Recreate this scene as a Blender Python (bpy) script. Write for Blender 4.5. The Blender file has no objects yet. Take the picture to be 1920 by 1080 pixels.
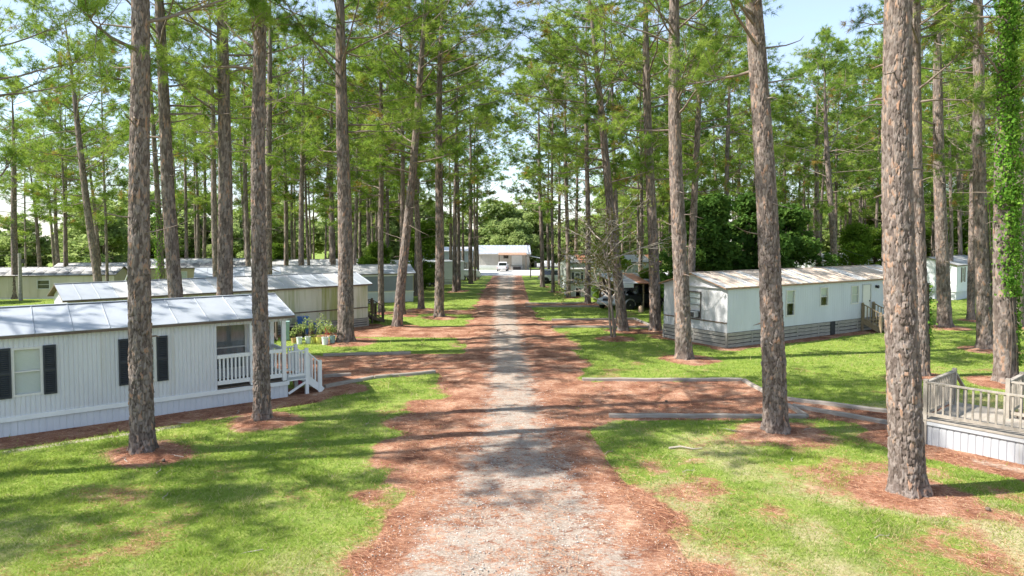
import bpy, math, random
import numpy as np
from mathutils import Vector, Matrix, Euler

scene = bpy.context.scene
col = scene.collection
R = math.radians

# ---------------------------------------------------------------- camera, sky, sun, exposure
cam_data = bpy.data.cameras.new("camera")
cam = bpy.data.objects.new("camera", cam_data)
col.objects.link(cam)
cam.location = (0.0, 0.0, 5.6)
cam.rotation_euler = (R(87.5), 0, 0)
cam_data.lens = 24.0
cam_data.sensor_width = 36.0
cam_data.shift_y = -0.02298
cam_data.clip_end = 3000.0
scene.camera = cam

SUN_EL = 46.0
SUN_TO = Vector((-0.985, -0.17, 0.0)).normalized()      # horizontal direction towards the sun
world = bpy.data.worlds.new("World")
scene.world = world
world.use_nodes = True
wn = world.node_tree
bg = wn.nodes["Background"]
sky = wn.nodes.new("ShaderNodeTexSky")
sky.sky_type = 'NISHITA'
sky.sun_disc = False
sky.sun_elevation = R(SUN_EL)
sky.sun_rotation = math.atan2(SUN_TO.x, SUN_TO.y)
sky.air_density = 1.0
sky.dust_density = 0.45
sky.ozone_density = 1.5
# thin cirrus veil over the whole sky
wtc = wn.nodes.new("ShaderNodeTexCoord"); wmp = wn.nodes.new("ShaderNodeMapping"); wmp.inputs['Scale'].default_value = (1.0, 1.0, 2.6)
wno = wn.nodes.new("ShaderNodeTexNoise"); wno.inputs['Scale'].default_value = 2.6; wno.inputs['Detail'].default_value = 8.0; wno.inputs['Roughness'].default_value = 0.62
wrp = wn.nodes.new("ShaderNodeValToRGB"); wrp.color_ramp.elements[0].position = 0.38; wrp.color_ramp.elements[0].color = (0.35, 0.35, 0.35, 1); wrp.color_ramp.elements[1].position = 0.72; wrp.color_ramp.elements[1].color = (0.78, 0.78, 0.78, 1)
wmx = wn.nodes.new("ShaderNodeMix"); wmx.data_type = 'RGBA'; wmx.inputs[7].default_value = (2.0, 2.25, 2.75, 1)
wn.links.new(wtc.outputs['Generated'], wmp.inputs[0]); wn.links.new(wmp.outputs[0], wno.inputs['Vector']); wn.links.new(wno.outputs['Fac'], wrp.inputs[0])
wn.links.new(wrp.outputs[0], wmx.inputs[0]); wn.links.new(sky.outputs[0], wmx.inputs[6])
wn.links.new(wmx.outputs[2], bg.inputs[0])
bg.inputs[1].default_value = 0.15

sun_data = bpy.data.lights.new("sun", 'SUN')
sun_data.energy = 4.4
sun_data.angle = R(0.5)
sun_data.color = (1.0, 0.955, 0.885)
sun = bpy.data.objects.new("sun", sun_data)
col.objects.link(sun)
to_sun = Vector((SUN_TO.x*math.cos(R(SUN_EL)), SUN_TO.y*math.cos(R(SUN_EL)), math.sin(R(SUN_EL))))
sun.rotation_euler = to_sun.to_track_quat('Z', 'Y').to_euler()
sun.location = (-30, 0, 60)

scene.view_settings.view_transform = 'Standard'
scene.view_settings.look = 'None'
scene.view_settings.exposure = 1.28
scene.view_settings.gamma = 1.0
scene.view_settings.use_curve_mapping = False
scene.render.engine = 'CYCLES'
scene.cycles.max_bounces = 4
scene.cycles.diffuse_bounces = 2
scene.cycles.glossy_bounces = 2
scene.cycles.transmission_bounces = 3
scene.cycles.transparent_max_bounces = 5
scene.cycles.adaptive_threshold = 0.02

# ---------------------------------------------------------------- helpers
rng = np.random.default_rng(7)
random.seed(7)

def tag(o, label=None, cat=None, group=None, kind=None):
    if label: o["label"] = label
    if cat: o["category"] = cat
    if group: o["group"] = group
    if kind: o["kind"] = kind
    return o

def empty(name, loc=(0, 0, 0), rz=0.0, label=None, cat=None, group=None):
    o = bpy.data.objects.new(name, None)
    o.empty_display_size = 0.2
    o.location = loc
    o.rotation_euler = (0, 0, rz)
    col.objects.link(o)
    return tag(o, label, cat, group)

def put(name, mesh, parent=None, loc=(0, 0, 0), rot=(0, 0, 0), scale=(1, 1, 1)):
    o = bpy.data.objects.new(name, mesh)
    o.location = loc; o.rotation_euler = rot; o.scale = scale
    o.parent = parent
    col.objects.link(o)
    return o

def np_mesh(name, verts, faces, mat, smooth=False, attrs=None):
    """verts (N,3) array, faces (M,k) array of one face size"""
    verts = np.asarray(verts, dtype=np.float32); faces = np.asarray(faces, dtype=np.int32)
    me = bpy.data.meshes.new(name)
    k = faces.shape[1]; m = faces.shape[0]
    me.vertices.add(len(verts)); me.vertices.foreach_set("co", verts.ravel())
    me.loops.add(m*k); me.loops.foreach_set("vertex_index", faces.ravel())
    me.polygons.add(m)
    me.polygons.foreach_set("loop_start", np.arange(m, dtype=np.int32)*k)
    me.polygons.foreach_set("loop_total", np.full(m, k, dtype=np.int32))
    if attrs:
        for an, av in attrs.items():
            a = me.attributes.new(an, 'FLOAT', 'POINT')
            a.data.foreach_set("value", np.asarray(av, dtype=np.float32))
    me.update(calc_edges=True)
    if smooth:
        me.polygons.foreach_set("use_smooth", np.ones(m, dtype=bool))
    if mat: me.materials.append(mat)
    return me

class MB:
    """collects boxes, bars, tubes into one mesh"""
    def __init__(s): s.v = []; s.f = []
    def poly(s, pts, faces):
        n = len(s.v); s.v += [tuple(p) for p in pts]; s.f += [tuple(i+n for i in f) for f in faces]; return s
    def box(s, x0, x1, y0, y1, z0, z1):
        p = [(x0,y0,z0),(x1,y0,z0),(x1,y1,z0),(x0,y1,z0),(x0,y0,z1),(x1,y0,z1),(x1,y1,z1),(x0,y1,z1)]
        return s.poly(p, [(0,3,2,1),(4,5,6,7),(0,1,5,4),(1,2,6,5),(2,3,7,6),(3,0,4,7)])
    def bar(s, a, b, w, h, upv=(0,0,1)):
        a = Vector(a); b = Vector(b); d = (b-a).normalized(); u = Vector(upv)
        if abs(d.dot(u)) > 0.98: u = Vector((1,0,0))
        r = d.cross(u).normalized(); u = r.cross(d).normalized()
        p = []
        for c in (a, b):
            for i, j in ((-1,-1),(1,-1),(1,1),(-1,1)): p.append(c + r*(i*w/2) + u*(j*h/2))
        return s.poly(p, [(0,1,2,3),(7,6,5,4),(0,4,5,1),(1,5,6,2),(2,6,7,3),(3,7,4,0)])
    def tube(s, pts, rad, n=6, cap=True):
        pts = [Vector(p) for p in pts]; m = len(pts); P = []; F = []
        for i, c in enumerate(pts):
            d = (pts[min(i+1, m-1)] - pts[max(i-1, 0)]).normalized()
            u = Vector((0,0,1)) if abs(d.z) < 0.9 else Vector((1,0,0))
            r = d.cross(u).normalized(); q = r.cross(d)
            rr = rad[i] if hasattr(rad, '__len__') else rad
            for k in range(n):
                t = 2*math.pi*k/n; P.append(c + (r*math.cos(t) + q*math.sin(t))*rr)
        for i in range(m-1):
            for k in range(n):
                a = i*n+k; b = i*n+(k+1) % n; F.append((a, b, b+n, a+n))
        if cap:
            F.append(tuple(range(n-1, -1, -1))); F.append(tuple(range((m-1)*n, m*n)))
        return s.poly(P, F)
    def lathe(s, prof, n=16, c=(0,0,0), axis='z'):
        P = []; F = []; m = len(prof)
        for r, z in prof:
            for k in range(n):
                t = 2*math.pi*k/n; a, b = r*math.cos(t), r*math.sin(t)
                P.append((c[0]+a, c[1]+b, c[2]+z) if axis == 'z' else (c[0]+a, c[1]+z, c[2]+b))
        for i in range(m-1):
            for k in range(n):
                a = i*n+k; b = i*n+(k+1) % n; F.append((a, b, b+n, a+n))
        F.append(tuple(range(n-1, -1, -1))); F.append(tuple(range((m-1)*n, m*n)))
        return s.poly(P, F)
    def extrude(s, outline, y0, y1):
        """outline: (x,z) list, extruded along y"""
        n = len(outline)
        P = [(x, y0, z) for x, z in outline] + [(x, y1, z) for x, z in outline]
        F = [tuple(range(n)), tuple(range(2*n-1, n-1, -1))]
        for i in range(n): j = (i+1) % n; F.append((i, i+n, j+n, j))
        return s.poly(P, F)
    def mesh(s, name, mat, smooth=False):
        me = bpy.data.meshes.new(name); me.from_pydata([tuple(v) for v in s.v], [], s.f)
        if mat: me.materials.append(mat)
        if smooth:
            for pl in me.polygons: pl.use_smooth = True
        return me
    def build(s, name, mat, parent=None, loc=(0,0,0), rot=(0,0,0), smooth=False, bevel=0.0):
        o = put(name, s.mesh(name, mat, smooth), parent, loc, rot)
        if bevel:
            m = o.modifiers.new("bevel", 'BEVEL'); m.width = bevel; m.segments = 2; m.limit_method = 'ANGLE'; m.angle_limit = R(40)
        return o

def copy_tree(o, parent=None):
    c = o.copy(); col.objects.link(c); c.parent = parent
    for ch in list(o.children): copy_tree(ch, c)
    return c

# value noise in numpy
def _h(ix, iy, seed):
    n = (ix.astype(np.int64)*374761393 + iy.astype(np.int64)*668265263 + seed*974634777) & 0x7fffffff
    n = ((n ^ (n >> 13)) * 1274126177) & 0x7fffffff
    n = n ^ (n >> 16)
    return (n & 0xffff)/65535.0
def vnoise(x, y, seed=0):
    x = np.asarray(x, dtype=np.float64); y = np.asarray(y, dtype=np.float64)
    ix = np.floor(x); iy = np.floor(y); fx = x-ix; fy = y-iy
    fx = fx*fx*(3-2*fx); fy = fy*fy*(3-2*fy)
    a = _h(ix, iy, seed); b = _h(ix+1, iy, seed); c = _h(ix, iy+1, seed); d = _h(ix+1, iy+1, seed)
    return (a*(1-fx)+b*fx)*(1-fy) + (c*(1-fx)+d*fx)*fy
def fbm(x, y, seed=0, o=4):
    s = 0; a = 0.5
    for i in range(o):
        s = s + a*vnoise(x*2**i, y*2**i, seed+i*17); a *= 0.5
    return s/(1-0.5**o)
def sstep(a, b, x):
    t = np.clip((x-a)/(b-a), 0, 1); return t*t*(3-2*t)

# ---------------------------------------------------------------- materials
def new_mat(name):
    m = bpy.data.materials.new(name); m.use_nodes = True
    nt = m.node_tree; return m, nt, nt.nodes["Principled BSDF"]
def ramp(nt, fac, stops):
    r = nt.nodes.new("ShaderNodeValToRGB"); el = r.color_ramp.elements
    while len(el) < len(stops): el.new(0.5)
    for e, (p, c) in zip(el, stops): e.position = p; e.color = (*c, 1)
    nt.links.new(fac, r.inputs[0]); return r.outputs[0]
def noise_node(nt, scale, detail=5, rough=0.6, coord='Object', stretch=(1,1,1), dist=0.0, loc=(0,0,0)):
    tc = nt.nodes.new("ShaderNodeTexCoord"); mp = nt.nodes.new("ShaderNodeMapping")
    mp.inputs['Scale'].default_value = stretch; mp.inputs['Location'].default_value = loc
    nt.links.new(tc.outputs[coord], mp.inputs[0])
    n = nt.nodes.new("ShaderNodeTexNoise"); n.inputs['Scale'].default_value = scale
    n.inputs['Detail'].default_value = detail; n.inputs['Roughness'].default_value = rough; n.inputs['Distortion'].default_value = dist
    nt.links.new(mp.outputs[0], n.inputs['Vector']); return n.outputs['Fac']
def mix(nt, fac, a, b):
    m = nt.nodes.new("ShaderNodeMix"); m.data_type = 'RGBA'
    for s, v in ((m.inputs[0], fac), (m.inputs[6], a), (m.inputs[7], b)):
        if isinstance(v, tuple): s.default_value = (*v, 1)
        elif isinstance(v, (int, float)): s.default_value = v
        else: nt.links.new(v, s)
    return m.outputs[2]
def mth(nt, op, a, b=0.0, c=None, clamp=False):
    m = nt.nodes.new("ShaderNodeMath"); m.operation = op; m.use_clamp = clamp
    for i, v in enumerate((a, b) if c is None else (a, b, c)):
        if isinstance(v, (int, float)): m.inputs[i].default_value = v
        else: nt.links.new(v, m.inputs[i])
    return m.outputs[0]
def bump(nt, bsdf, h, strength=0.3, dist=0.02):
    b = nt.nodes.new("ShaderNodeBump"); b.inputs['Strength'].default_value = strength; b.inputs['Distance'].default_value = dist
    nt.links.new(h, b.inputs['Height']); nt.links.new(b.outputs[0], bsdf.inputs['Normal'])
def attr(nt, name):
    a = nt.nodes.new("ShaderNodeAttribute"); a.attribute_name = name; return a.outputs['Fac']

def weathered(name, c, c2, rough=0.6, scale=1.5, stretch=(1,1,1), grime=None, gscale=0.8, gstretch=(1,1,0.25), lo=0.52, hi=0.75, bmp=0.0, metal=0.0, fine=30):
    """base colour with large soft variation, optional streaky grime colour of its own"""
    m, nt, b = new_mat(name)
    n1 = noise_node(nt, scale, 6, 0.65, stretch=stretch)
    base = ramp(nt, n1, [(0.3, c), (0.72, c2)])
    if grime:
        g = noise_node(nt, gscale, 7, 0.7, stretch=gstretch, loc=(3.1, 1.7, 5.3))
        f = ramp(nt, g, [(lo, (0,0,0)), (hi, (1,1,1))])
        base = mix(nt, f, base, grime)
    nt.links.new(base, b.inputs['Base Color'])
    b.inputs['Roughness'].default_value = rough; b.inputs['Metallic'].default_value = metal
    if bmp: bump(nt, b, noise_node(nt, fine, 4, 0.6, stretch=stretch), bmp, 0.01)
    return m

def leaf_mat(name, stops, trans=(0.18, 0.30, 0.04), fac=0.35, rough=0.55):
    m, nt, b = new_mat(name); nt.nodes.remove(b)
    c = ramp(nt, attr(nt, "tint"), stops)
    d = nt.nodes.new("ShaderNodeBsdfDiffuse"); nt.links.new(c, d.inputs[0])
    t = nt.nodes.new("ShaderNodeBsdfTranslucent"); nt.links.new(mix(nt, 0.55, c, trans), t.inputs[0])
    s = nt.nodes.new("ShaderNodeMixShader"); s.inputs[0].default_value = fac
    nt.links.new(d.outputs[0], s.inputs[1]); nt.links.new(t.outputs[0], s.inputs[2])
    if rough < 0.5:          # waxy leaves keep a sheen
        g = nt.nodes.new("ShaderNodeBsdfGlossy"); g.inputs['Roughness'].default_value = rough; g.inputs[0].default_value = (0.8, 0.8, 0.8, 1)
        s2 = nt.nodes.new("ShaderNodeMixShader"); s2.inputs[0].default_value = 0.06
        nt.links.new(s.outputs[0], s2.inputs[1]); nt.links.new(g.outputs[0], s2.inputs[2]); s = s2
    nt.links.new(s.outputs[0], nt.nodes["Material Output"].inputs[0]); return m

M = {}
M['needle'] = leaf_mat('pine_needles', [(0.0, (0.36, 0.18, 0.07)), (0.05, (0.32, 0.19, 0.055)), (0.08, (0.035, 0.09, 0.022)), (0.5, (0.14, 0.25, 0.044)), (1.0, (0.40, 0.49, 0.11))], (0.40, 0.53, 0.065), 0.38)
M['leaf'] = leaf_mat('broad_leaves', [(0.0, (0.06, 0.13, 0.02)), (0.5, (0.12, 0.21, 0.03)), (1.0, (0.23, 0.31, 0.05))], (0.28, 0.42, 0.05), 0.38, 0.6)
M['leaf_dark'] = leaf_mat('evergreen_leaves', [(0.0, (0.03, 0.07, 0.018)), (0.6, (0.07, 0.14, 0.03)), (1.0, (0.15, 0.24, 0.05))], (0.18, 0.32, 0.04), 0.28, 0.6)
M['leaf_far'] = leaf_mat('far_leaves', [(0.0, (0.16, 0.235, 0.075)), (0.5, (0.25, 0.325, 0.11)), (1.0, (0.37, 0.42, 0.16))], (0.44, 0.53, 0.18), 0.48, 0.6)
M['vine'] = leaf_mat('vine_leaves', [(0.0, (0.06, 0.16, 0.02)), (0.5, (0.12, 0.26, 0.035)), (1.0, (0.24, 0.38, 0.06))], (0.3, 0.48, 0.05), 0.35, 0.6)
M['dry_leaf'] = leaf_mat('dry_twig_leaves', [(0.0, (0.16, 0.12, 0.06)), (1.0, (0.16, 0.19, 0.06))], (0.3, 0.3, 0.1), 0.3)
M['grass'] = leaf_mat('grass_blades', [(0.0, (0.52, 0.43, 0.25)), (0.14, (0.42, 0.36, 0.17)), (0.24, (0.125, 0.22, 0.035)), (0.6, (0.225, 0.315, 0.052)), (1.0, (0.39, 0.43, 0.095))], (0.40, 0.52, 0.08), 0.40)
M['straw_needle'] = leaf_mat('fallen_needles', [(0.0, (0.26, 0.105, 0.055)), (0.5, (0.44, 0.215, 0.12)), (1.0, (0.66, 0.43, 0.28))], (0.4, 0.2, 0.1), 0.1, 0.7)

def bark_material():
    m, nt, b = new_mat('pine_bark')
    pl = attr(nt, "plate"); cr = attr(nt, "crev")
    n = noise_node(nt, 9, 6, 0.65)
    c = ramp(nt, mth(nt, 'ADD', mth(nt, 'MULTIPLY', pl, 0.75), mth(nt, 'MULTIPLY', n, 0.25)),
             [(0.05, (0.080, 0.062, 0.053)), (0.35, (0.150, 0.116, 0.098)), (0.62, (0.245, 0.206, 0.182)), (0.80, (0.31, 0.212, 0.155)), (0.96, (0.34, 0.165, 0.096))])
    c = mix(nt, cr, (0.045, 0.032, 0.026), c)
    nt.links.new(c, b.inputs['Base Color']); b.inputs['Roughness'].default_value = 0.9
    b.inputs['Specular IOR Level'].default_value = 0.2
    bump(nt, b, noise_node(nt, 40, 5, 0.7, stretch=(1, 1, 0.4)), 0.5, 0.02); return m
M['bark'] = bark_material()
M['limb'] = weathered('pine_limb_bark', (0.14, 0.10, 0.075), (0.27, 0.22, 0.18), 0.9, 4, bmp=0.4)
M['twig'] = weathered('grey_dead_twig', (0.30, 0.25, 0.20), (0.48, 0.42, 0.35), 0.9, 6)
M['dark_bark'] = weathered('hardwood_bark', (0.075, 0.055, 0.042), (0.17, 0.135, 0.11), 0.9, 5, bmp=0.4)

M['siding_grey'] = weathered('ribbed_cream_siding', (0.55, 0.555, 0.57), (0.66, 0.66, 0.665), 0.5, 0.9, (1,1,0.3), (0.46, 0.42, 0.34), 0.9, (2.6,1,0.10), 0.56, 0.82, 0.05)
M['deck_skirt'] = weathered('weathered_deck_skirting', (0.36, 0.37, 0.385), (0.45, 0.455, 0.465), 0.5, 1.2, (1,1,0.3), (0.30, 0.27, 0.22), 0.9, (3,1,0.1), 0.58, 0.8)
M['white'] = weathered('white_paint', (0.70, 0.71, 0.70), (0.82, 0.82, 0.80), 0.5, 2.0)
M['white_skirt'] = weathered('white_vinyl_skirting', (0.55, 0.565, 0.60), (0.66, 0.67, 0.69), 0.45, 1.2, (1,1,0.3), (0.55, 0.46, 0.26), 0.7, (2.4,1,0.08), 0.66, 0.82)
M['roof_metal'] = weathered('galvanised_roof', (0.33, 0.355, 0.39), (0.46, 0.485, 0.52), 0.42, 0.7, (1,1,1), (0.30, 0.32, 0.35), 1.2, (1,0.3,1), 0.52, 0.8, metal=0.1)
M['roof_white'] = weathered('white_metal_roof', (0.42, 0.415, 0.41), (0.52, 0.515, 0.505), 0.42, 0.8, (1,1,1), (0.66, 0.50, 0.36), 0.5, (1,0.4,1), 0.60, 0.80)
M['roof_rust'] = weathered('rust_tinged_roof', (0.58, 0.50, 0.43), (0.55, 0.43, 0.33), 0.5, 0.35, (1,0.4,1), (0.50, 0.35, 0.24), 0.4, (1,0.4,1), 0.52, 0.8)
M['roof_stain'] = weathered('mould_stained_roof', (0.60, 0.58, 0.55), (0.50, 0.48, 0.46), 0.7, 0.8, (1,1,1), (0.09, 0.09, 0.095), 0.55, (1,1,1), 0.45, 0.62)
M['roof_brown'] = weathered('rusty_red_roof', (0.42, 0.17, 0.09), (0.55, 0.26, 0.14), 0.6, 1.0)
M['fascia'] = weathered('brown_weathered_fascia', (0.10, 0.07, 0.05), (0.19, 0.14, 0.10), 0.8, 3)
M['fascia_rust'] = weathered('rusty_drip_edge', (0.26, 0.14, 0.08), (0.42, 0.27, 0.17), 0.7, 3)
M['shutter'] = weathered('charcoal_shutter', (0.012, 0.017, 0.026), (0.028, 0.034, 0.045), 0.5, 3)
M['siding_mildew'] = weathered('mildewed_cream_siding', (0.54, 0.535, 0.42), (0.68, 0.66, 0.54), 0.6, 0.8, (1,1,0.2), (0.30, 0.33, 0.11), 0.8, (2.4,1,0.12), 0.44, 0.60, 0.05)
M['siding_blue'] = weathered('pale_blue_white_siding', (0.55, 0.57, 0.62), (0.64, 0.66, 0.71), 0.5, 1.0, (1,1,0.3), bmp=0.04)
M['siding_end'] = weathered('weathered_white_plywood', (0.43, 0.43, 0.44), (0.57, 0.565, 0.56), 0.6, 1.2, (1,1,0.3), (0.31, 0.285, 0.25), 1.0, (3.5,1,0.18), 0.54, 0.78)
M['siding_slate'] = weathered('slate_grey_siding', (0.19, 0.205, 0.25), (0.25, 0.265, 0.31), 0.6, 1.0)
M['siding_beige'] = weathered('beige_siding', (0.54, 0.475, 0.385), (0.64, 0.575, 0.475), 0.6, 1.0, (1,1,0.3), (0.36, 0.32, 0.22), 0.9, (2,1,0.12), 0.55, 0.75)
M['siding_tan'] = weathered('tan_siding', (0.40, 0.32, 0.19), (0.48, 0.39, 0.25), 0.6, 1.0)
M['siding_white'] = weathered('white_lap_siding', (0.70, 0.71, 0.72), (0.80, 0.81, 0.81), 0.5, 1.0)
M['siding_sage'] = weathered('pale_sage_siding', (0.42, 0.46, 0.40), (0.53, 0.56, 0.49), 0.6, 1.0)
M['bluegrey'] = weathered('blue_grey_cladding', (0.36, 0.41, 0.48), (0.42, 0.47, 0.54), 0.5, 0.6)
M['cream'] = weathered('cream_cladding', (0.40, 0.375, 0.325), (0.48, 0.45, 0.395), 0.5, 0.6)
M['greywood'] = weathered('weathered_grey_board', (0.23, 0.21, 0.18), (0.42, 0.39, 0.34), 0.85, 2.2, (1,1,6), (0.15, 0.14, 0.12), 1.5, (0.5,1,4), 0.55, 0.8, 0.3, fine=14)
M['timber'] = weathered('weathered_landscape_timber', (0.24, 0.205, 0.17), (0.42, 0.38, 0.33), 0.9, 2.0, (1,6,6), (0.17, 0.12, 0.09), 1.3, (0.6,3,3), 0.50, 0.75, 0.3, fine=14)
M['deckwood'] = weathered('weathered_deck_lumber', (0.26, 0.225, 0.182), (0.44, 0.39, 0.325), 0.85, 2.6, (3,3,1), (0.26, 0.22, 0.17), 1.6, (2,2,1), 0.56, 0.8, 0.3, fine=14)
M['stepwood'] = weathered('brown_stair_lumber', (0.22, 0.16, 0.095), (0.34, 0.26, 0.165), 0.85, 3, (3,3,1))
M['darkwood'] = weathered('dark_stair_lumber', (0.075, 0.055, 0.04), (0.15, 0.115, 0.085), 0.85, 3)
M['black'] = weathered('black_void', (0.012, 0.012, 0.013), (0.03, 0.03, 0.03), 0.7, 3)
M['rubber'] = weathered('tyre_rubber', (0.016, 0.016, 0.016), (0.03, 0.03, 0.03), 0.8, 5)
M['steel'] = weathered('dull_steel', (0.42, 0.42, 0.42), (0.55, 0.55, 0.55), 0.4, 4, metal=0.7)
M['frame'] = weathered('aluminium_window_frame', (0.58, 0.56, 0.52), (0.70, 0.68, 0.64), 0.45, 3)
M['frame_dark'] = weathered('dark_window_trim', (0.06, 0.05, 0.045), (0.12, 0.10, 0.09), 0.6, 3)
M['door'] = weathered('cream_door', (0.70, 0.67, 0.60), (0.78, 0.75, 0.68), 0.45, 2)
M['concrete'] = weathered('pale_concrete', (0.42, 0.41, 0.39), (0.54, 0.53, 0.505), 0.85, 0.5)
M['red'] = weathered('red_plastic', (0.42, 0.02, 0.02), (0.52, 0.04, 0.035), 0.4, 3)
M['blue'] = weathered('blue_plastic', (0.03, 0.10, 0.32), (0.06, 0.17, 0.42), 0.4, 3)
M['teal'] = weathered('teal_plastic', (0.22, 0.36, 0.34), (0.32, 0.46, 0.43), 0.4, 3)
M['yellow'] = weathered('yellow_plastic', (0.52, 0.50, 0.10), (0.66, 0.62, 0.16), 0.4, 3)
M['bucket'] = weathered('white_plastic_bucket', (0.62, 0.68, 0.68), (0.76, 0.80, 0.79), 0.4, 4)
M['terracotta'] = weathered('terracotta_pot', (0.42, 0.27, 0.11), (0.52, 0.34, 0.15), 0.7, 4)
M['pink'] = weathered('pink_plastic', (0.52, 0.06, 0.12), (0.60, 0.1, 0.16), 0.4, 4)
def paint(name, c, rough=0.3, coat=0.6):
    m, nt, b = new_mat(name)
    n = noise_node(nt, 3, 4)
    nt.links.new(ramp(nt, n, [(0.3, tuple(x*0.93 for x in c)), (0.7, c)]), b.inputs['Base Color'])
    b.inputs['Roughness'].default_value = rough; b.inputs['Coat Weight'].default_value = coat; return m
M['car_white'] = paint('white_car_paint', (0.78, 0.78, 0.78)); M['car_silver'] = paint('silver_car_paint', (0.50, 0.52, 0.54), 0.35)
M['car_dark'] = paint('dark_grey_car_paint', (0.035, 0.037, 0.042)); M['tail'] = paint('red_lens', (0.45, 0.02, 0.02)); M['lens'] = paint('clear_lens', (0.75, 0.75, 0.72))
M['tan'] = weathered('tan_vinyl_cover', (0.42, 0.30, 0.19), (0.5, 0.37, 0.25), 0.7, 4)
def glass_mat(name, tint, f0):
    m, nt, b = new_mat(name); nt.nodes.remove(b)
    tr = nt.nodes.new("ShaderNodeBsdfTransparent"); tr.inputs[0].default_value = (*tint, 1)
    gl = nt.nodes.new("ShaderNodeBsdfGlossy"); gl.inputs['Roughness'].default_value = 0.06
    fr = nt.nodes.new("ShaderNodeFresnel"); fr.inputs[0].default_value = 1.5
    s = nt.nodes.new("ShaderNodeMixShader")
    ge = nt.nodes.new("ShaderNodeNewGeometry")      # reflect at the outer face only
    nt.links.new(mth(nt, 'MULTIPLY', mth(nt, 'ADD', fr.outputs[0], f0, clamp=True), mth(nt, 'SUBTRACT', 1.0, ge.outputs['Backfacing'])), s.inputs[0])
    nt.links.new(tr.outputs[0], s.inputs[1]); nt.links.new(gl.outputs[0], s.inputs[2])
    nt.links.new(s.outputs[0], nt.nodes["Material Output"].inputs[0]); return m
M['glass'] = glass_mat('window_glass', (0.93, 0.95, 0.95), 0.03)
M['car_glass'] = paint('tinted_car_glass', (0.02, 0.024, 0.028), 0.08, 0.8)
m, nt, b = new_mat('window_blind')
w = nt.nodes.new("ShaderNodeTexWave"); w.bands_direction = 'Z'; w.inputs['Scale'].default_value = 9.0; w.inputs['Distortion'].default_value = 0.6
tc = nt.nodes.new("ShaderNodeTexCoord"); nt.links.new(tc.outputs['Object'], w.inputs[0])
nt.links.new(ramp(nt, w.outputs['Fac'], [(0.0, (0.60, 0.59, 0.56)), (1.0, (0.74, 0.73, 0.70))]), b.inputs['Base Color']); b.inputs['Roughness'].default_value = 0.6
M['blind'] = m
M['curtain'] = weathered('grey_curtain', (0.20, 0.21, 0.22), (0.36, 0.36, 0.36), 0.8, 2.5, (4,4,0.6))
M['room'] = weathered('dim_room_lining', (0.10, 0.09, 0.08), (0.16, 0.15, 0.13), 0.9, 1.0)
# ---------------------------------------------------------------- terrain
def slope_z(y):
    y = np.asarray(y, dtype=np.float64)
    t = np.clip((y-45)/40, 0, 1)
    return -0.022*np.where(y < 85, 20*t*t, np.minimum(y, 165)-65)

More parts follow.
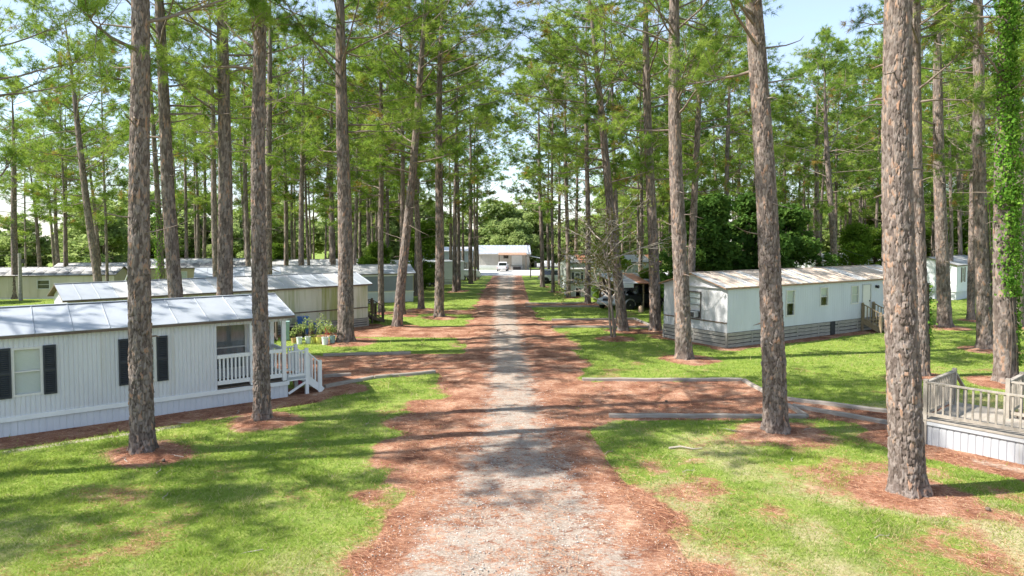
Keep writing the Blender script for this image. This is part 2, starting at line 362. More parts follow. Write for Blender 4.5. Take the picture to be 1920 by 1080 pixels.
# pines that can be told apart: x, y, trunk diameter, lean (x per metre), height, bark detail, label
P1 = "pines close to the camera"; P2 = "pines along the gravel road"; P3 = "pines behind the trailers"
PINES = [
 (-9.46, 17.27, 0.54,  0.006, 24.0, 3, P1, "thick scaly pine before the ribbed white trailer's shuttered windows"),
 (-7.50, 20.27, 0.46,  0.011, 22.5, 3, P1, "pine with a swollen knot, standing before the white porch"),
 (7.46, 19.06, 0.62, -0.062, 24.0, 3, P1, "leaning scaly pine at the corner of the timber-edged straw bed"),
 (8.52, 14.47, 0.66, -0.036, 25.0, 3, P1, "nearest and thickest pine, left of the wooden deck"),
 (-8.66, 35.31, 0.80, -0.002, 24.0, 2, P2, "stout dark pine beside the potted plants"),
 (-9.34, 48.61, 0.42,  0.003, 23.0, 1, P2, "slim pine before the grey end of the third trailer"),
 (-6.93, 41.03, 0.56,  0.101, 23.0, 2, P2, "pine leaning right towards the road, beside the mildewed trailer's end"),
 (-7.56, 47.00, 0.37,  0.002, 22.0, 1, P2, "thin straight pine just behind the right-leaning pine"),
 (-6.77, 50.77, 0.46, -0.037, 23.0, 1, P2, "pine tilting left in a raised ring of straw, left roadside"),
 (-4.92, 45.79, 0.62,  0.013, 24.0, 2, P2, "stout upright pine nearest the road on the left, past the grass"),
 (-5.81, 68.72, 0.46,  0.015, 24.0, 0, P2, "front pine of the close pair before the cream warehouse"),
 (-5.50, 70.60, 0.40, -0.010, 23.0, 0, P2, "rear pine of the close pair before the cream warehouse"),
 (-5.03, 83.47, 0.55, -0.007, 24.0, 0, P2, "pine at the far left roadside before the low white trailer"),
 (-4.78, 95.45, 0.40, -0.002, 23.0, 0, P2, "farthest pine on the left roadside, by the metal building"),
 (-4.96, 90.57, 0.36,  0.004, 23.0, 0, P2, "thin pine second from the far left roadside end"),
 (3.42, 76.62, 0.50, -0.019, 24.0, 0, P2, "leftmost pine on the right roadside, straight before the car"),
 (4.10, 67.97, 0.34, -0.006, 23.0, 0, P2, "slender pine beside the silver car on the right roadside"),
 (5.10, 61.42, 0.42, -0.018, 23.0, 0, P2, "pine at the left corner of the pale two-level shed"),
 (6.10, 54.84, 0.46, -0.010, 23.0, 1, P2, "pine before the pale shed, at the far straw bed"),
 (6.44, 39.22, 0.56, -0.115, 21.0, 2, P2, "strongly left-leaning pine behind the bare multi-stemmed tree"),
 (8.28, 39.22, 0.62, -0.035, 24.0, 2, P2, "stout pine left of the pale blue trailer, by the jeep"),
 (7.68, 30.32, 0.70, -0.032, 24.0, 2, P1, "stout pine before the pale blue trailer's gable end"),
 (16.14, 26.65, 0.48, -0.040, 23.0, 2, P1, "pine just behind the nearest thick pine, little vine at its side"),
 (25.98, 40.79, 0.74, -0.065, 24.0, 2, P2, "big leaning pine left of the white lap-sided trailer"),
 (29.76, 44.09, 0.44, -0.023, 23.0, 1, P2, "slim pine before the lap-sided trailer's shutters"),
 (23.02, 33.00, 0.66, -0.056, 24.0, 2, P1, "pine with a ribbon of vine on a straw mound, right"),
 (18.52, 25.40, 0.70, -0.038, 24.0, 2, P1, "vine-wrapped pine behind the wooden deck"),
 (-14.65, 30.00, 0.60, -0.054, 24.0, 2, P3, "left-leaning pine between the first two trailers"),
 (-13.15, 31.00, 0.70,  0.020, 24.0, 2, P3, "thick upright pine between the first two trailers"),
 (-20.79, 48.00, 0.46, -0.013, 23.0, 1, P3, "pine behind the second trailer, left of the thick upright pine"),
 (-43.72, 60.00, 0.58,  0.015, 18.5, 1, P3, "leftmost pine, beside the weathered post"),
 (-30.15, 50.00, 0.56, -0.115, 22.0, 1, P3, "tall pine leaning hard left before the mould-stained roof"),
 (-42.15, 70.00, 0.46, -0.067, 16.0, 0, P3, "pine leaning left behind the mould-stained trailer"),
 (-51.72, 75.00, 0.45, -0.081, 14.5, 0, P3, "short left-leaning pine beyond the beige trailer"),
 (-49.80, 75.00, 0.48, -0.027, 15.5, 0, P3, "short upright pine beyond the beige trailer"),
 (-28.24, 55.00, 0.50, -0.030, 23.0, 1, P3, "vine-greened pine right of the nearest left pine's trunk"),
 (-23.93, 62.00, 0.50, -0.010, 22.0, 0, P3, "brown pine behind the third trailer's left half"),
 (-16.48, 46.00, 0.54,  0.010, 24.0, 1, P3, "pine behind the second trailer, hidden in part by the knotted pine"),
 (-18.58, 60.00, 0.50,  0.017, 24.0, 1, P3, "straight pine behind the middle of the third trailer"),
 (-16.26, 62.00, 0.50,  0.004, 23.0, 0, P3, "straight pine behind the third trailer, left of the stout dark pine"),
 (11.53, 44.00, 0.50,  0.024, 23.0, 1, P3, "right-leaning pine rising behind the pale blue trailer's gable"),
 (27.55, 58.00, 0.60, -0.065, 21.0, 1, P3, "curving pine behind the pale blue trailer's rust-tinged roof"),
 (29.31, 65.00, 0.52, -0.030, 22.0, 0, P3, "pale grey pine left of the far white trailer"),
 (18.36, 58.00, 0.50, -0.006, 23.0, 0, P3, "pine rising out of the dark evergreen thicket"),
 (33.87, 62.00, 0.44, -0.013, 22.0, 0, P3, "pine left of the nearest thick trunk, beyond the trailer roof"),
 (30.58, 41.00, 0.52, -0.040, 23.0, 1, P2, "pine at the right edge, behind the vine-wrapped one"),
]
def far_label(x, y):
    px = x/y
    for lim, what in ((-0.52, "beyond the mould-stained trailer at far left"), (-0.36, "seen behind the first two trailers"), (-0.21, "seen behind the third trailer"), (0.0, "left of the far end of the road"),
                      (0.12, "right of the far end of the road"), (0.26, "seen between the lean-to and the pale blue trailer"), (0.46, "behind the evergreen thicket"), (9.0, "at far right beyond the lap-sided trailer")):
        if px < lim: return ("slender distant pine " + what, "distant pines " + what)
far_spots = [(-38.05,78,.43,-.042),(-34.37,72,.39,.008),(-39.11,85,.46,.01),(-39.75,88,.48,.02),(-23.19,70,.49,.011),(-28.95,90,.42,.011),
 (-17.19,82,.45,0),(-8.54,95,.5,-.004),(-7.21,100,.45,.013),(-12.16,66,.41,.015),
 (34.47,80,.5,-.026),(30.12,75,.47,-.012),(26.54,80,.5,-.004),(42.11,85,.46,-.036),(39.84,78,.43,-.026),(43.47,66,.41,-.039),
 (4.76,88,.41,-.011),(5.64,80,.44,-.012),(7.33,78,.43,.002),(11.65,62,.39,-.003),(8.74,56,.39,-.028)]
rr = random.Random(21)
tries = 0
while len(far_spots) < 128 and tries < 9000:
    tries += 1
    y = rr.uniform(58, 112); side = rr.choice((-1, 1))
    x = side*rr.uniform(7.5, 0.80*y)
    if side < 0 and x < -0.42*y and rr.random() < 0.86: continue      # the far left stays more open to the sky
    if y > 100 and abs(x) < 14: continue
    if -16 < x < -4 and y > 86: continue
    if any((x-a[0])**2 + (y-a[1])**2 < 16 for a in far_spots): continue
    if any((x-a[0])**2 + (y-a[1])**2 < 9 for a in PINES): continue
    if -14 < x < -7 and 70 < y < 82: continue
    if 5 < x < 15 and 60 < y < 84: continue
    far_spots.append((round(x,2), round(y,1), rr.uniform(.25,.42), rr.uniform(-.05,.04)))
# unseen pines beside the view, added for the shade they cast
SIDE = [(-29.5, 11.0), (-26.5, 17.5), (-29.0, 25.0), (14.5, 7.5), (19.5, 12.5), (-33.0, 36.0), (26.5, 19.0), (-20.0, 25.5), (-19.5, 14.5)]

TX = np.array([p[0] for p in PINES] + [5.46]); TY = np.array([p[1] for p in PINES] + [36.58]); TD = np.array([p[2] for p in PINES] + [0.4])

def ground_z(x, y):
    x = np.asarray(x, dtype=np.float64); y = np.asarray(y, dtype=np.float64)
    z = slope_z(y) + 0.05*(fbm(x*0.35, y*0.35, 5, 3)-0.5)
    for a, b, d in zip(TX, TY, TD):
        if b > 60: continue
        r2 = (x-a)**2 + (y-b)**2
        z = z + 0.11*np.exp(-r2/(0.55+0.5*d)**2)
    return z
def gzf(x, y): return float(ground_z(np.array([x]), np.array([y]))[0])

def road_c(y): return np.interp(y, [0, 8, 22, 60, 125], [0.35, 0.3, 0.0, -0.7, -0.75])
EDGE_L = ([0, 11, 12.6, 16.5, 20.3, 24.1, 26.6, 35.7, 44.6, 55, 70, 115], [-2.2, -2.4, -2.7, -2.9, -3.9, -2.7, -2.8, -2.7, -2.8, -2.9, -2.8, -2.6])
EDGE_R = ([0, 11.7, 14.1, 17.3, 20.3, 27.4, 33.2, 39.2, 45.2, 51.1, 59.6, 115], [3.4, 3.2, 3.0, 2.3, 2.2, 2.8, 3.3, 2.5, 1.5, 1.1, 0.8, 0.9])

def in_poly(x, y, poly):
    c = np.zeros(np.shape(x), dtype=bool); n = len(poly)
    for i in range(n):
        x0, y0 = poly[i]; x1, y1 = poly[(i+1) % n]
        if y0 == y1: continue
        c ^= ((y0 > y) != (y1 > y)) & (x < (x1-x0)*(y-y0)/(y1-y0) + x0)
    return c
def seg_d(x, y, a, b):
    ax, ay = a; bx, by = b; dx, dy = bx-ax, by-ay
    t = np.clip(((x-ax)*dx + (y-ay)*dy)/(dx*dx+dy*dy), 0, 1)
    return np.hypot(x-ax-t*dx, y-ay-t*dy)
STRAW_POLY = [
 [(-13.0,28.3),(-8.6,26.9),(-6.9,24.7),(-5.4,26.35),(-3.1,27.4),(-2.0,27.4),(-2.0,32.0),(-4.75,31.9),(-8.7,31.2),(-13.0,32.5)],   # left drive
 [(2.0,25.9),(8.8,25.9),(9.3,23.2),(11.75,21.0),(13,20.4),(12.0,18.8),(11.1,19.9),(9.1,20.7),(3.0,20.3),(2.0,19.4)],               # right bed
 [(1.5,41.0),(9.0,40.8),(8.1,44.9),(1.5,44.4)], [(0.5,52.7),(7.3,52.9),(7.4,55.5),(0.5,55.4)],
 [(-11.0,37.3),(-2.0,36.8),(-2.0,41.4),(-8.5,41.6)], [(-8.0,48.2),(-2,48.0),(-2,50.2),(-8.0,50.4)]]
BEDS = [((-21.3,13.2),(-7.7,23.4),1.45),((10.6,33.5),(25,42.5),0.75),((10.6,33.5),(8.2,37.2),0.45),((-20.4,31.4),(-8.85,41.8),0.9),((11.0,18.0),(14.2,14.4),1.35),((11.6,20.2),(14.5,20.8),1.4),((-7.7,23.4),(-6.2,24.5),0.9)]
def cover(x, y):
    """0 = grass, 1 = pine straw; soft values in between"""
    wob = (fbm(x*0.9, y*0.9, 11, 4)-0.5)
    l = np.interp(y, *EDGE_L); r = np.interp(y, *EDGE_R)
    d = np.maximum(l - x, x - r)                       # >0 outside the road corridor
    s = 1 - sstep(-0.55, 0.75, d + wob*2.2)
    for pl in STRAW_POLY:
        s = np.maximum(s, np.where(in_poly(x + wob*0.5, y + wob*0.5, pl), 1.0, 0.0))
    for a, b, w in BEDS:
        s = np.maximum(s, 1 - sstep(w-0.15, w+0.2, seg_d(x, y, a, b) + wob*0.7))
    for a, b, dd in zip(TX, TY, TD):
        if b > 80: continue
        rad = 0.45 + dd*1.15
        s = np.maximum(s, 1 - sstep(rad*0.6, rad*1.5, np.hypot((x-a)-0.15, y-b) + wob*0.9))
    # thin dry patches in the front right lawn, a few elsewhere
    front = sstep(1.5, 3.5, x)*(1-sstep(21, 23, y))
    patch = fbm(x*0.75+9, y*0.75, 31, 4)
    s = np.maximum(s, front*sstep(0.40, 0.72, patch)*0.62)
    s = np.maximum(s, (1-front)*sstep(0.52, 0.80, patch)*0.5)
    return np.clip(s, 0, 1)

def dryness(x, y):
    """how thin and yellow the turf is"""
    n = fbm(x*0.55+3, y*0.55+8, 41, 4)
    d = sstep(0.35, 0.70, n)*np.where(y < 24, np.interp(x, [-6, -1, 2, 5], [0.45, 0.5, 0.65, 0.72]), 0.3)
    return np.clip(d + (1-sstep(11, 17, y))*np.interp(x, [-6, -1, 2, 5], [0.15, 0.3, 0.45, 0.40]), 0, 1)

def axis_pts(lo_fine, hi_fine, step, lo, hi, grow=1.12):
    a = list(np.arange(lo_fine, hi_fine+1e-6, step)); s = step; v = a[-1]
    while v < hi: s = min(s*grow, 30); v += s; a.append(v)
    s = step; v = lo_fine; pre = []
    while v > lo: s = min(s*grow, 30); v -= s; pre.append(v)
    return np.array(pre[::-1] + a)
def grid_mesh(name, xs, ys, zf, mat, attrs_f):
    X, Y = np.meshgrid(xs, ys); x = X.ravel(); y = Y.ravel()
    z = zf(x, y); nx = len(xs); ny = len(ys)
    i = np.arange((nx-1)*(ny-1)); r_ = i//(nx-1); c_ = i % (nx-1); a = r_*nx + c_
    F = np.stack([a, a+1, a+1+nx, a+nx], 1)
    return np_mesh(name, np.stack([x, y, z], 1), F, mat, True, {k: f(x, y) for k, f in attrs_f.items()})

def straw_colour(nt):
    """fallen pine needles: short strands of red-brown and tan"""
    n1 = noise_node(nt, 7, 8, 0.75, stretch=(1.0, 2.2, 1)); n2 = noise_node(nt, 30, 6, 0.8, stretch=(2.6, 1, 1), dist=1.4)
    n3 = noise_node(nt, 1.1, 4, 0.6)
    s = mth(nt, 'ADD', mth(nt, 'ADD', mth(nt, 'MULTIPLY', n1, 0.48), mth(nt, 'MULTIPLY', n2, 0.50)), mth(nt, 'MULTIPLY', mth(nt, 'SUBTRACT', n3, 0.45), 0.45))
    return ramp(nt, s, [(0.37, (0.085, 0.036, 0.024)), (0.46, (0.20, 0.086, 0.052)), (0.545, (0.34, 0.178, 0.112)), (0.67, (0.56, 0.40, 0.285))]), s

m, nt, b = new_mat('lawn_and_pine_straw')
sc, sh = straw_colour(nt)
gn = noise_node(nt, 3.0, 8, 0.7); gn2 = noise_node(nt, 0.45, 4, 0.6)
gcol0 = ramp(nt, mth(nt, 'ADD', mth(nt, 'MULTIPLY', gn, 0.7), mth(nt, 'MULTIPLY', gn2, 0.3)), [(0.32, (0.105, 0.165, 0.030)), (0.5, (0.185, 0.25, 0.045)), (0.68, (0.31, 0.33, 0.09))])
edge = noise_node(nt, 5.0, 8, 0.75)
dryc = ramp(nt, noise_node(nt, 11, 7, 0.75), [(0.35, (0.27, 0.21, 0.115)), (0.5, (0.40, 0.325, 0.195)), (0.66, (0.55, 0.46, 0.31))])
df = ramp(nt, mth(nt, 'ADD', attr(nt, 'dry'), mth(nt, 'MULTIPLY', mth(nt, 'SUBTRACT', edge, 0.5), 1.1)), [(0.45, (0,0,0)), (1.0, (0.85,0.85,0.85))])
gcol = mix(nt, df, gcol0, dryc)
f = mth(nt, 'ADD', attr(nt, "straw"), mth(nt, 'MULTIPLY', mth(nt, 'SUBTRACT', edge, 0.5), 0.9))
fr = ramp(nt, f, [(0.36, (0,0,0)), (0.62, (1,1,1))])
c = mix(nt, fr, gcol, sc)
sand = ramp(nt, mth(nt, 'ADD', attr(nt, "sand"), mth(nt, 'MULTIPLY', mth(nt, 'SUBTRACT', edge, 0.5), 0.9)), [(0.46, (0,0,0)), (0.82, (1,1,1))])
sandc = ramp(nt, noise_node(nt, 14, 7, 0.75), [(0.35, (0.34, 0.27, 0.21)), (0.65, (0.55, 0.48, 0.40))])
c = mix(nt, sand, c, sandc)
nt.links.new(c, b.inputs['Base Color']); b.inputs['Roughness'].default_value = 0.95; b.inputs['Specular IOR Level'].default_value = 0.1
bump(nt, b, noise_node(nt, 24, 6, 0.75), 0.6, 0.04)
M['ground'] = m

def sand_f(x, y):
    s = sstep(0.45, 0.75, fbm(x*0.6+40, y*0.6+13, 77, 4))*0.42*cover(x, y)
    s = np.maximum(s, 0.8*np.exp(-((seg_d(x, y, (-13.0,17.4), (-9.8,19.8))+0.0)/0.28)**2))
    s = np.maximum(s, 0.75*np.exp(-((seg_d(x, y, (11.5,16.6), (13.2,14.9)))/0.35)**2))
    return s
gxs = axis_pts(-16, 22, 0.22, -420, 420); gys = axis_pts(6, 46, 0.22, -40, 760, 1.06)
gme = grid_mesh('ground', gxs, gys, lambda x, y: ground_z(x, y), M['ground'], {"straw": cover, "sand": sand_f, "dry": dryness})
tag(put('ground', gme), kind='structure')

# gravel road: crown of pale gravel, straw thickening towards its edges
m, nt, b = new_mat('straw_strewn_gravel')
sc, sh = straw_colour(nt)
v = nt.nodes.new("ShaderNodeTexVoronoi"); v.inputs['Scale'].default_value = 34.0
tc = nt.nodes.new("ShaderNodeTexCoord"); nt.links.new(tc.outputs['Object'], v.inputs['Vector'])
sep = nt.nodes.new("ShaderNodeSeparateColor"); nt.links.new(v.outputs['Color'], sep.inputs[0])
g1 = ramp(nt, sep.outputs[0], [(0.0, (0.20, 0.160, 0.130)), (0.6, (0.34, 0.282, 0.232)), (1.0, (0.52, 0.455, 0.39))])
g2 = ramp(nt, noise_node(nt, 2.2, 7, 0.7), [(0.3, (0.29, 0.235, 0.185)), (0.7, (0.43, 0.36, 0.295))])
gr = mix(nt, 0.55, g1, g2)
e1 = noise_node(nt, 2.6, 9, 0.78, stretch=(1, 1.5, 1)); e2 = noise_node(nt, 0.6, 3, 0.5); e3 = noise_node(nt, 13, 5, 0.7, stretch=(1, 1.6, 1))
f = mth(nt, 'ADD', attr(nt, "gravel"), mth(nt, 'ADD', mth(nt, 'MULTIPLY', mth(nt, 'SUBTRACT', e1, 0.5), 1.35), mth(nt, 'ADD', mth(nt, 'MULTIPLY', mth(nt, 'SUBTRACT', e2, 0.5), 0.35), mth(nt, 'MULTIPLY', mth(nt, 'SUBTRACT', e3, 0.5), 0.9))))
fr = ramp(nt, f, [(0.44, (0,0,0)), (0.60, (1,1,1))])
nt.links.new(mix(nt, fr, sc, gr), b.inputs['Base Color']); b.inputs['Roughness'].default_value = 0.95; b.inputs['Specular IOR Level'].default_value = 0.15
bump(nt, b, noise_node(nt, 30, 6, 0.8), 0.7, 0.035)
M['gravel'] = m
ryl = [2.0]
while ryl[-1] < 112: ryl.append(ryl[-1] + 0.16 + 0.012*max(0, ryl[-1]-10))
ry = np.array(ryl); us = np.linspace(-1, 1, 41)
hw = np.interp(ry, [0, 11, 16, 22, 40, 112], [3.4, 3.2, 2.6, 2.3, 2.3, 2.6])
U, Yr = np.meshgrid(us, ry); HW = np.repeat(hw[:, None], 41, 1)
x = (road_c(Yr) + U*HW + 0.12*(fbm(Yr*0.8, U*0+3, 3, 3)-0.5)*np.abs(U)).ravel(); y = Yr.ravel(); au = np.abs(U).ravel()
xr_ = x - road_c(y)
z = ground_z(x, y) + 0.040 - 0.065*sstep(0.75, 1.0, au) - 0.022*(np.exp(-((np.abs(xr_)-0.78)/0.26)**2)) + 0.03*(fbm(x*1.4, y*1.4, 91, 4)-0.5)
core = np.interp(y, [0, 11, 16, 22, 60, 112], [0.90, 0.86, 0.66, 0.48, 0.44, 0.62])
gra = np.interp(y, [10, 16, 24, 112], [0.56, 0.59, 0.66, 0.70]) - 0.46*sstep(core-0.40, core+0.22, au) - 0.10*np.exp(-((au-0.0)/0.10)**2)*sstep(30, 45, y)
n_ = 41; i = np.arange(40*(len(ry)-1)); r_ = i//40; c_ = i % 40; a = r_*n_ + c_
rme = np_mesh('gravel_road', np.stack([x, y, z], 1), np.stack([a, a+1, a+1+n_, a+n_], 1), M['gravel'], True, {"gravel": gra})
tag(put('gravel_road', rme), kind='structure')

# pale paved lot at the end of the road
lx = np.linspace(-26, 30, 30); ly = np.linspace(109, 139, 20)
lme = grid_mesh('paved_lot', lx, ly, lambda x, y: ground_z(x, y) + 0.06, M['concrete'], {})
tag(put('paved_lot', lme), kind='structure')

# ---------------------------------------------------------------- grass, straw litter, loose stones
def scatter(n, y0, y1, seed, spread=0.82, pad=2.0, power=2):
    g = np.random.default_rng(seed); u = g.random(n)
    y = 1/(1/y1 + u*(1/y0-1/y1)) if power == 2 else y0*(y1/y0)**u
    x = (g.random(n)*2-1)*(spread*y + pad)
    return g, x, y
def inside_buildings(x, y):
    k = np.zeros(x.shape, dtype=bool)
    for (ox, oy, ang, L, W) in ((-21.32,13.17,37,18.4,3.9),(-20.45,31.36,42,15.6,3.9),(10.61,33.5,32,17,4.35),(11.03,18.03,-49,5.0,-2.6)):
        a = R(ang); dx, dy = x-ox, y-oy; s = dx*math.cos(a)+dy*math.sin(a); t = -dx*math.sin(a)+dy*math.cos(a)
        k |= (s > -0.05) & (s < L+0.05) & ((t > -0.05) & (t < W+0.05) if W > 0 else (t > -0.05) & (t < -W))
    return k
g, x, y = scatter(560000, 8.5, 62, 3)
cv = cover(x, y); keep = (g.random(len(x)) > sstep(0.15, 0.85, cv + (fbm(x*3, y*3, 8, 3)-0.5)*0.8)*0.985) & ~inside_buildings(x, y)
keep &= np.abs(x-road_c(y)) > 1.9
keep &= g.random(len(x)) > 0.30*dryness(x, y)
x, y, cv = x[keep], y[keep], cv[keep]; n = len(x)
clump = fbm(x*1.6, y*1.6, 19, 3); dry = fbm(x*0.5+5, y*0.5, 23, 4)
sc_ = np.clip(y/11.0, 0.8, 4.5)
h = (0.035 + 0.070*g.random(n)*clump*1.6)*(1-0.4*cv)*(1-0.35*dryness(x, y))*np.where(vnoise(x*2.9, y*2.9, 55) > 0.78, 2.0, 1.0); wd = 0.0055*sc_*(0.7+0.6*g.random(n))
az = g.random(n)*6.283; ln = h*(0.5+1.1*g.random(n)); la = g.random(n)*6.283
z = ground_z(x, y) - 0.005
bx, by = np.cos(az)*wd, np.sin(az)*wd
V = np.empty((n, 3, 3)); V[:,0] = np.stack([x-bx, y-by, z], 1); V[:,1] = np.stack([x+bx, y+by, z], 1); V[:,2] = np.stack([x+np.cos(la)*ln, y+np.sin(la)*ln, z+h], 1)
tint = np.clip(0.24 + 0.95*(clump-0.25) + 0.25*(g.random(n)-0.5) + 0.5*(dry-0.5), 0.2, 1)
dn_ = dryness(x, y); drymask = g.random(n) < 0.05 + 0.48*dn_ + 0.25*cv
tint = np.where(drymask, g.random(n)*0.15, tint)
me = np_mesh('grass', V.reshape(-1, 3), np.arange(3*n).reshape(-1, 3), M['grass'], False, {"tint": np.repeat(tint, 3)})
tag(put('grass', me), "short green lawn grass between the pines and the gravel road", "grass", kind='stuff')
NG = n

g, x, y = scatter(210000, 8.5, 40, 5, 0.80, 1.0)
cv = np.maximum(cover(x, y), 0)
onroad = np.abs(x-road_c(y)) < np.interp(y, [0, 11, 16, 22, 60], [2.4, 2.2, 1.5, 1.2, 1.2])
keep = (g.random(len(x)) < cv*np.where(onroad, 0.6*sstep(0.36, 0.6, fbm(x*1.8, y*1.8, 61, 4)), 1.0)) & ~inside_buildings(x, y)
x, y = x[keep], y[keep]; n = len(x)
sc_ = np.clip(y/12.0, 0.8, 3); L_ = (0.10+0.12*g.random(n)); wd = 0.0024*sc_; az = g.random(n)*6.283
z = ground_z(x, y) + 0.006 + np.where(np.abs(x-road_c(y)) < 3.2, 0.034, 0.0); dz = g.random(n)**2*0.045
cx, sx = np.cos(az), np.sin(az)
V = np.empty((n, 3, 3)); V[:,0] = np.stack([x-sx*wd, y+cx*wd, z], 1); V[:,1] = np.stack([x+sx*wd, y-cx*wd, z+0.004], 1); V[:,2] = np.stack([x+cx*L_, y+sx*L_, z+dz], 1)
me = np_mesh('pine_straw', V.reshape(-1, 3), np.arange(3*n).reshape(-1, 3), M['straw_needle'], False, {"tint": np.repeat(g.random(n)**1.2, 3)})
tag(put('pine_straw', me), "loose red brown pine needles strewn over road and beds", "pine straw", kind='stuff')

g, x, y = scatter(26000, 8.5, 30, 9, 0.35, 0.5)
d = np.abs(x-road_c(y)); hwn = np.interp(y, [0, 11, 16, 22, 60], [2.9, 2.8, 2.0, 1.6, 1.5]); keep = g.random(len(x)) < np.where(d < hwn, 0.9, 0.12)*(cover(x, y) > 0.4)
x, y = x[keep], y[keep]; n = len(x)
r_ = 0.006 + 0.016*g.random(n)**2.5; z = ground_z(x, y) + np.where(d[keep] < hwn[keep], 0.036, 0.0)
oc = np.array([(1,0,0),(0,1,0),(-1,0,0),(0,-1,0),(0,0,0.8),(0,0,-0.3)]); of = np.array([(0,1,4),(1,2,4),(2,3,4),(3,0,4),(1,0,5),(2,1,5),(3,2,5),(0,3,5)])
jit = 0.7+0.6*g.random((n, 6, 1)); V = np.stack([x, y, z], 1)[:, None, :] + oc[None]*r_[:, None, None]*jit
Fs = (of[None] + (np.arange(n)*6)[:, None, None]).reshape(-1, 3)
m, nt, b = new_mat('gravel_stone'); nt.links.new(ramp(nt, attr(nt, "tint"), [(0, (0.20, 0.18, 0.16)), (0.6, (0.45, 0.42, 0.38)), (1, (0.70, 0.67, 0.63))]), b.inputs['Base Color']); b.inputs['Roughness'].default_value = 0.85
me = np_mesh('loose_gravel', V.reshape(-1, 3), Fs, m, False, {"tint": np.repeat(g.random(n), 6)})
tag(put('loose_gravel', me), "loose pale gravel stones on the road surface", "gravel", kind='stuff')
# ---------------------------------------------------------------- pines
def bark_trunk(name, r0, H, nseg, rings_low, z_split, seed, depth, cw=0.070, ch=0.165, knot=None):
    """tapered trunk with root flare whose bark plates stand proud of the fissures"""
    g = np.random.default_rng(seed)
    zs = np.concatenate([np.linspace(-0.15, z_split, rings_low), np.linspace(z_split, H, 26)[1:]])
    th = np.linspace(0, 2*math.pi, nseg, endpoint=False)
    Z, T = np.meshgrid(zs, th, indexing='ij')
    f = np.clip(Z/H, 0, 1)
    rad = r0*(1.0 - 0.36*np.clip(Z, 0, None)/(0.62*H) * (f < 0.62) - 0.36*(f >= 0.62) - np.clip((f-0.62)/0.38, 0, 1)*0.58)
    fl = np.exp(-np.clip(Z, 0, None)/0.24)
    rad = rad*(1 + 0.24*fl + 0.14*fl*np.cos(T*5 + seed)) 
    if knot: rad = rad*(1 + knot[1]*np.exp(-((Z-knot[0])/0.22)**2)*(0.6+0.4*np.cos(T+knot[2])))
    circ = 2*math.pi*r0; nu = max(6, int(round(circ/cw))); u = T/(2*math.pi)*nu
    per = lambda s, k: (vnoise(np.cos(T)*nu*0.16*k+50, Z*3.0*k + np.sin(T)*nu*0.16*k, seed+s)-0.5)
    u = u + 0.75*per(1, 1) + 0.38*per(2, 3.1) + 0.16*per(5, 8); v = Z/ch + 0.8*per(3, 1) + 0.42*per(4, 3.1) + 0.20*per(6, 8)
    # cellular plates, periodic in u
    jx = g.random((nu, 512)); jy = g.random((nu, 512)); cr = g.random((nu, 512)); ht = g.random((nu, 512))
    tx_ = g.random((nu, 512))-0.5; ty_ = g.random((nu, 512))-0.5
    iu = np.floor(u).astype(int); iv = np.floor(v).astype(int)
    F1 = np.full(u.shape, 9.0); F2 = np.full(u.shape, 9.0); cid = np.zeros(u.shape); hh = np.zeros(u.shape); tilt = np.zeros(u.shape)
    for a in (-1, 0, 1):
        for b in (-1, 0, 1):
            cu = (iu+a) % nu; cv = (iv+b) % 512
            px = iu+a+0.15+0.7*jx[cu, cv]; py = iv+b+0.15+0.7*jy[cu, cv]
            du = u-px; dv = v-py; d = 0.55*np.sqrt(du*du + dv*dv) + 0.45*np.maximum(np.abs(du), np.abs(dv))
            near = d < F1
            F2 = np.where(near, F1, np.minimum(F2, d)); F1 = np.where(near, d, F1)
            cid = np.where(near, cr[cu, cv], cid); hh = np.where(near, ht[cu, cv], hh)
            tilt = np.where(near, tx_[cu, cv]*du + ty_[cu, cv]*dv, tilt)
    wk = 0.12 + 0.88*sstep(0.30, 0.62, vnoise(np.cos(T)*nu*0.3+11, v*0.9 + np.sin(T)*nu*0.3, seed+15))
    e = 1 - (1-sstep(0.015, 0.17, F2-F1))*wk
    flake = (vnoise(u*2.3+31, v*2.6, seed+9) > 0.52)*0.22
    disp = depth*(e*(0.35+0.65*hh) + e*tilt*1.6 + e*flake - 0.35)
    rad = rad + disp*np.clip(1.1-f*1.2, 0.15, 1)
    ph = seed*1.7
    ox = 0.10*np.sin(Z*0.23+ph)*np.clip(Z/8, 0, 1); oy = 0.10*np.sin(Z*0.19+ph*2)*np.clip(Z/8, 0, 1)
    V = np.stack([np.cos(T)*rad+ox, np.sin(T)*rad+oy, Z], -1).reshape(-1, 3)
    n = len(zs); i = np.arange((n-1)*nseg); r_ = i//nseg; c_ = i % nseg
    F = np.stack([r_*nseg+c_, r_*nseg+(c_+1) % nseg, (r_+1)*nseg+(c_+1) % nseg, (r_+1)*nseg+c_], 1)
    plate = np.clip(np.where(cid > 0.86, 0.78+0.2*hh, 0.12+cid*0.70) + (flake-0.11)*0.9 + 0.30*(vnoise(u*4.0+7, v*1.3, seed+21)-0.5), 0, 1)
    return np_mesh(name, V, F, M['bark'], False, {"plate": plate.ravel(), "crev": (0.2+0.8*e).ravel()})

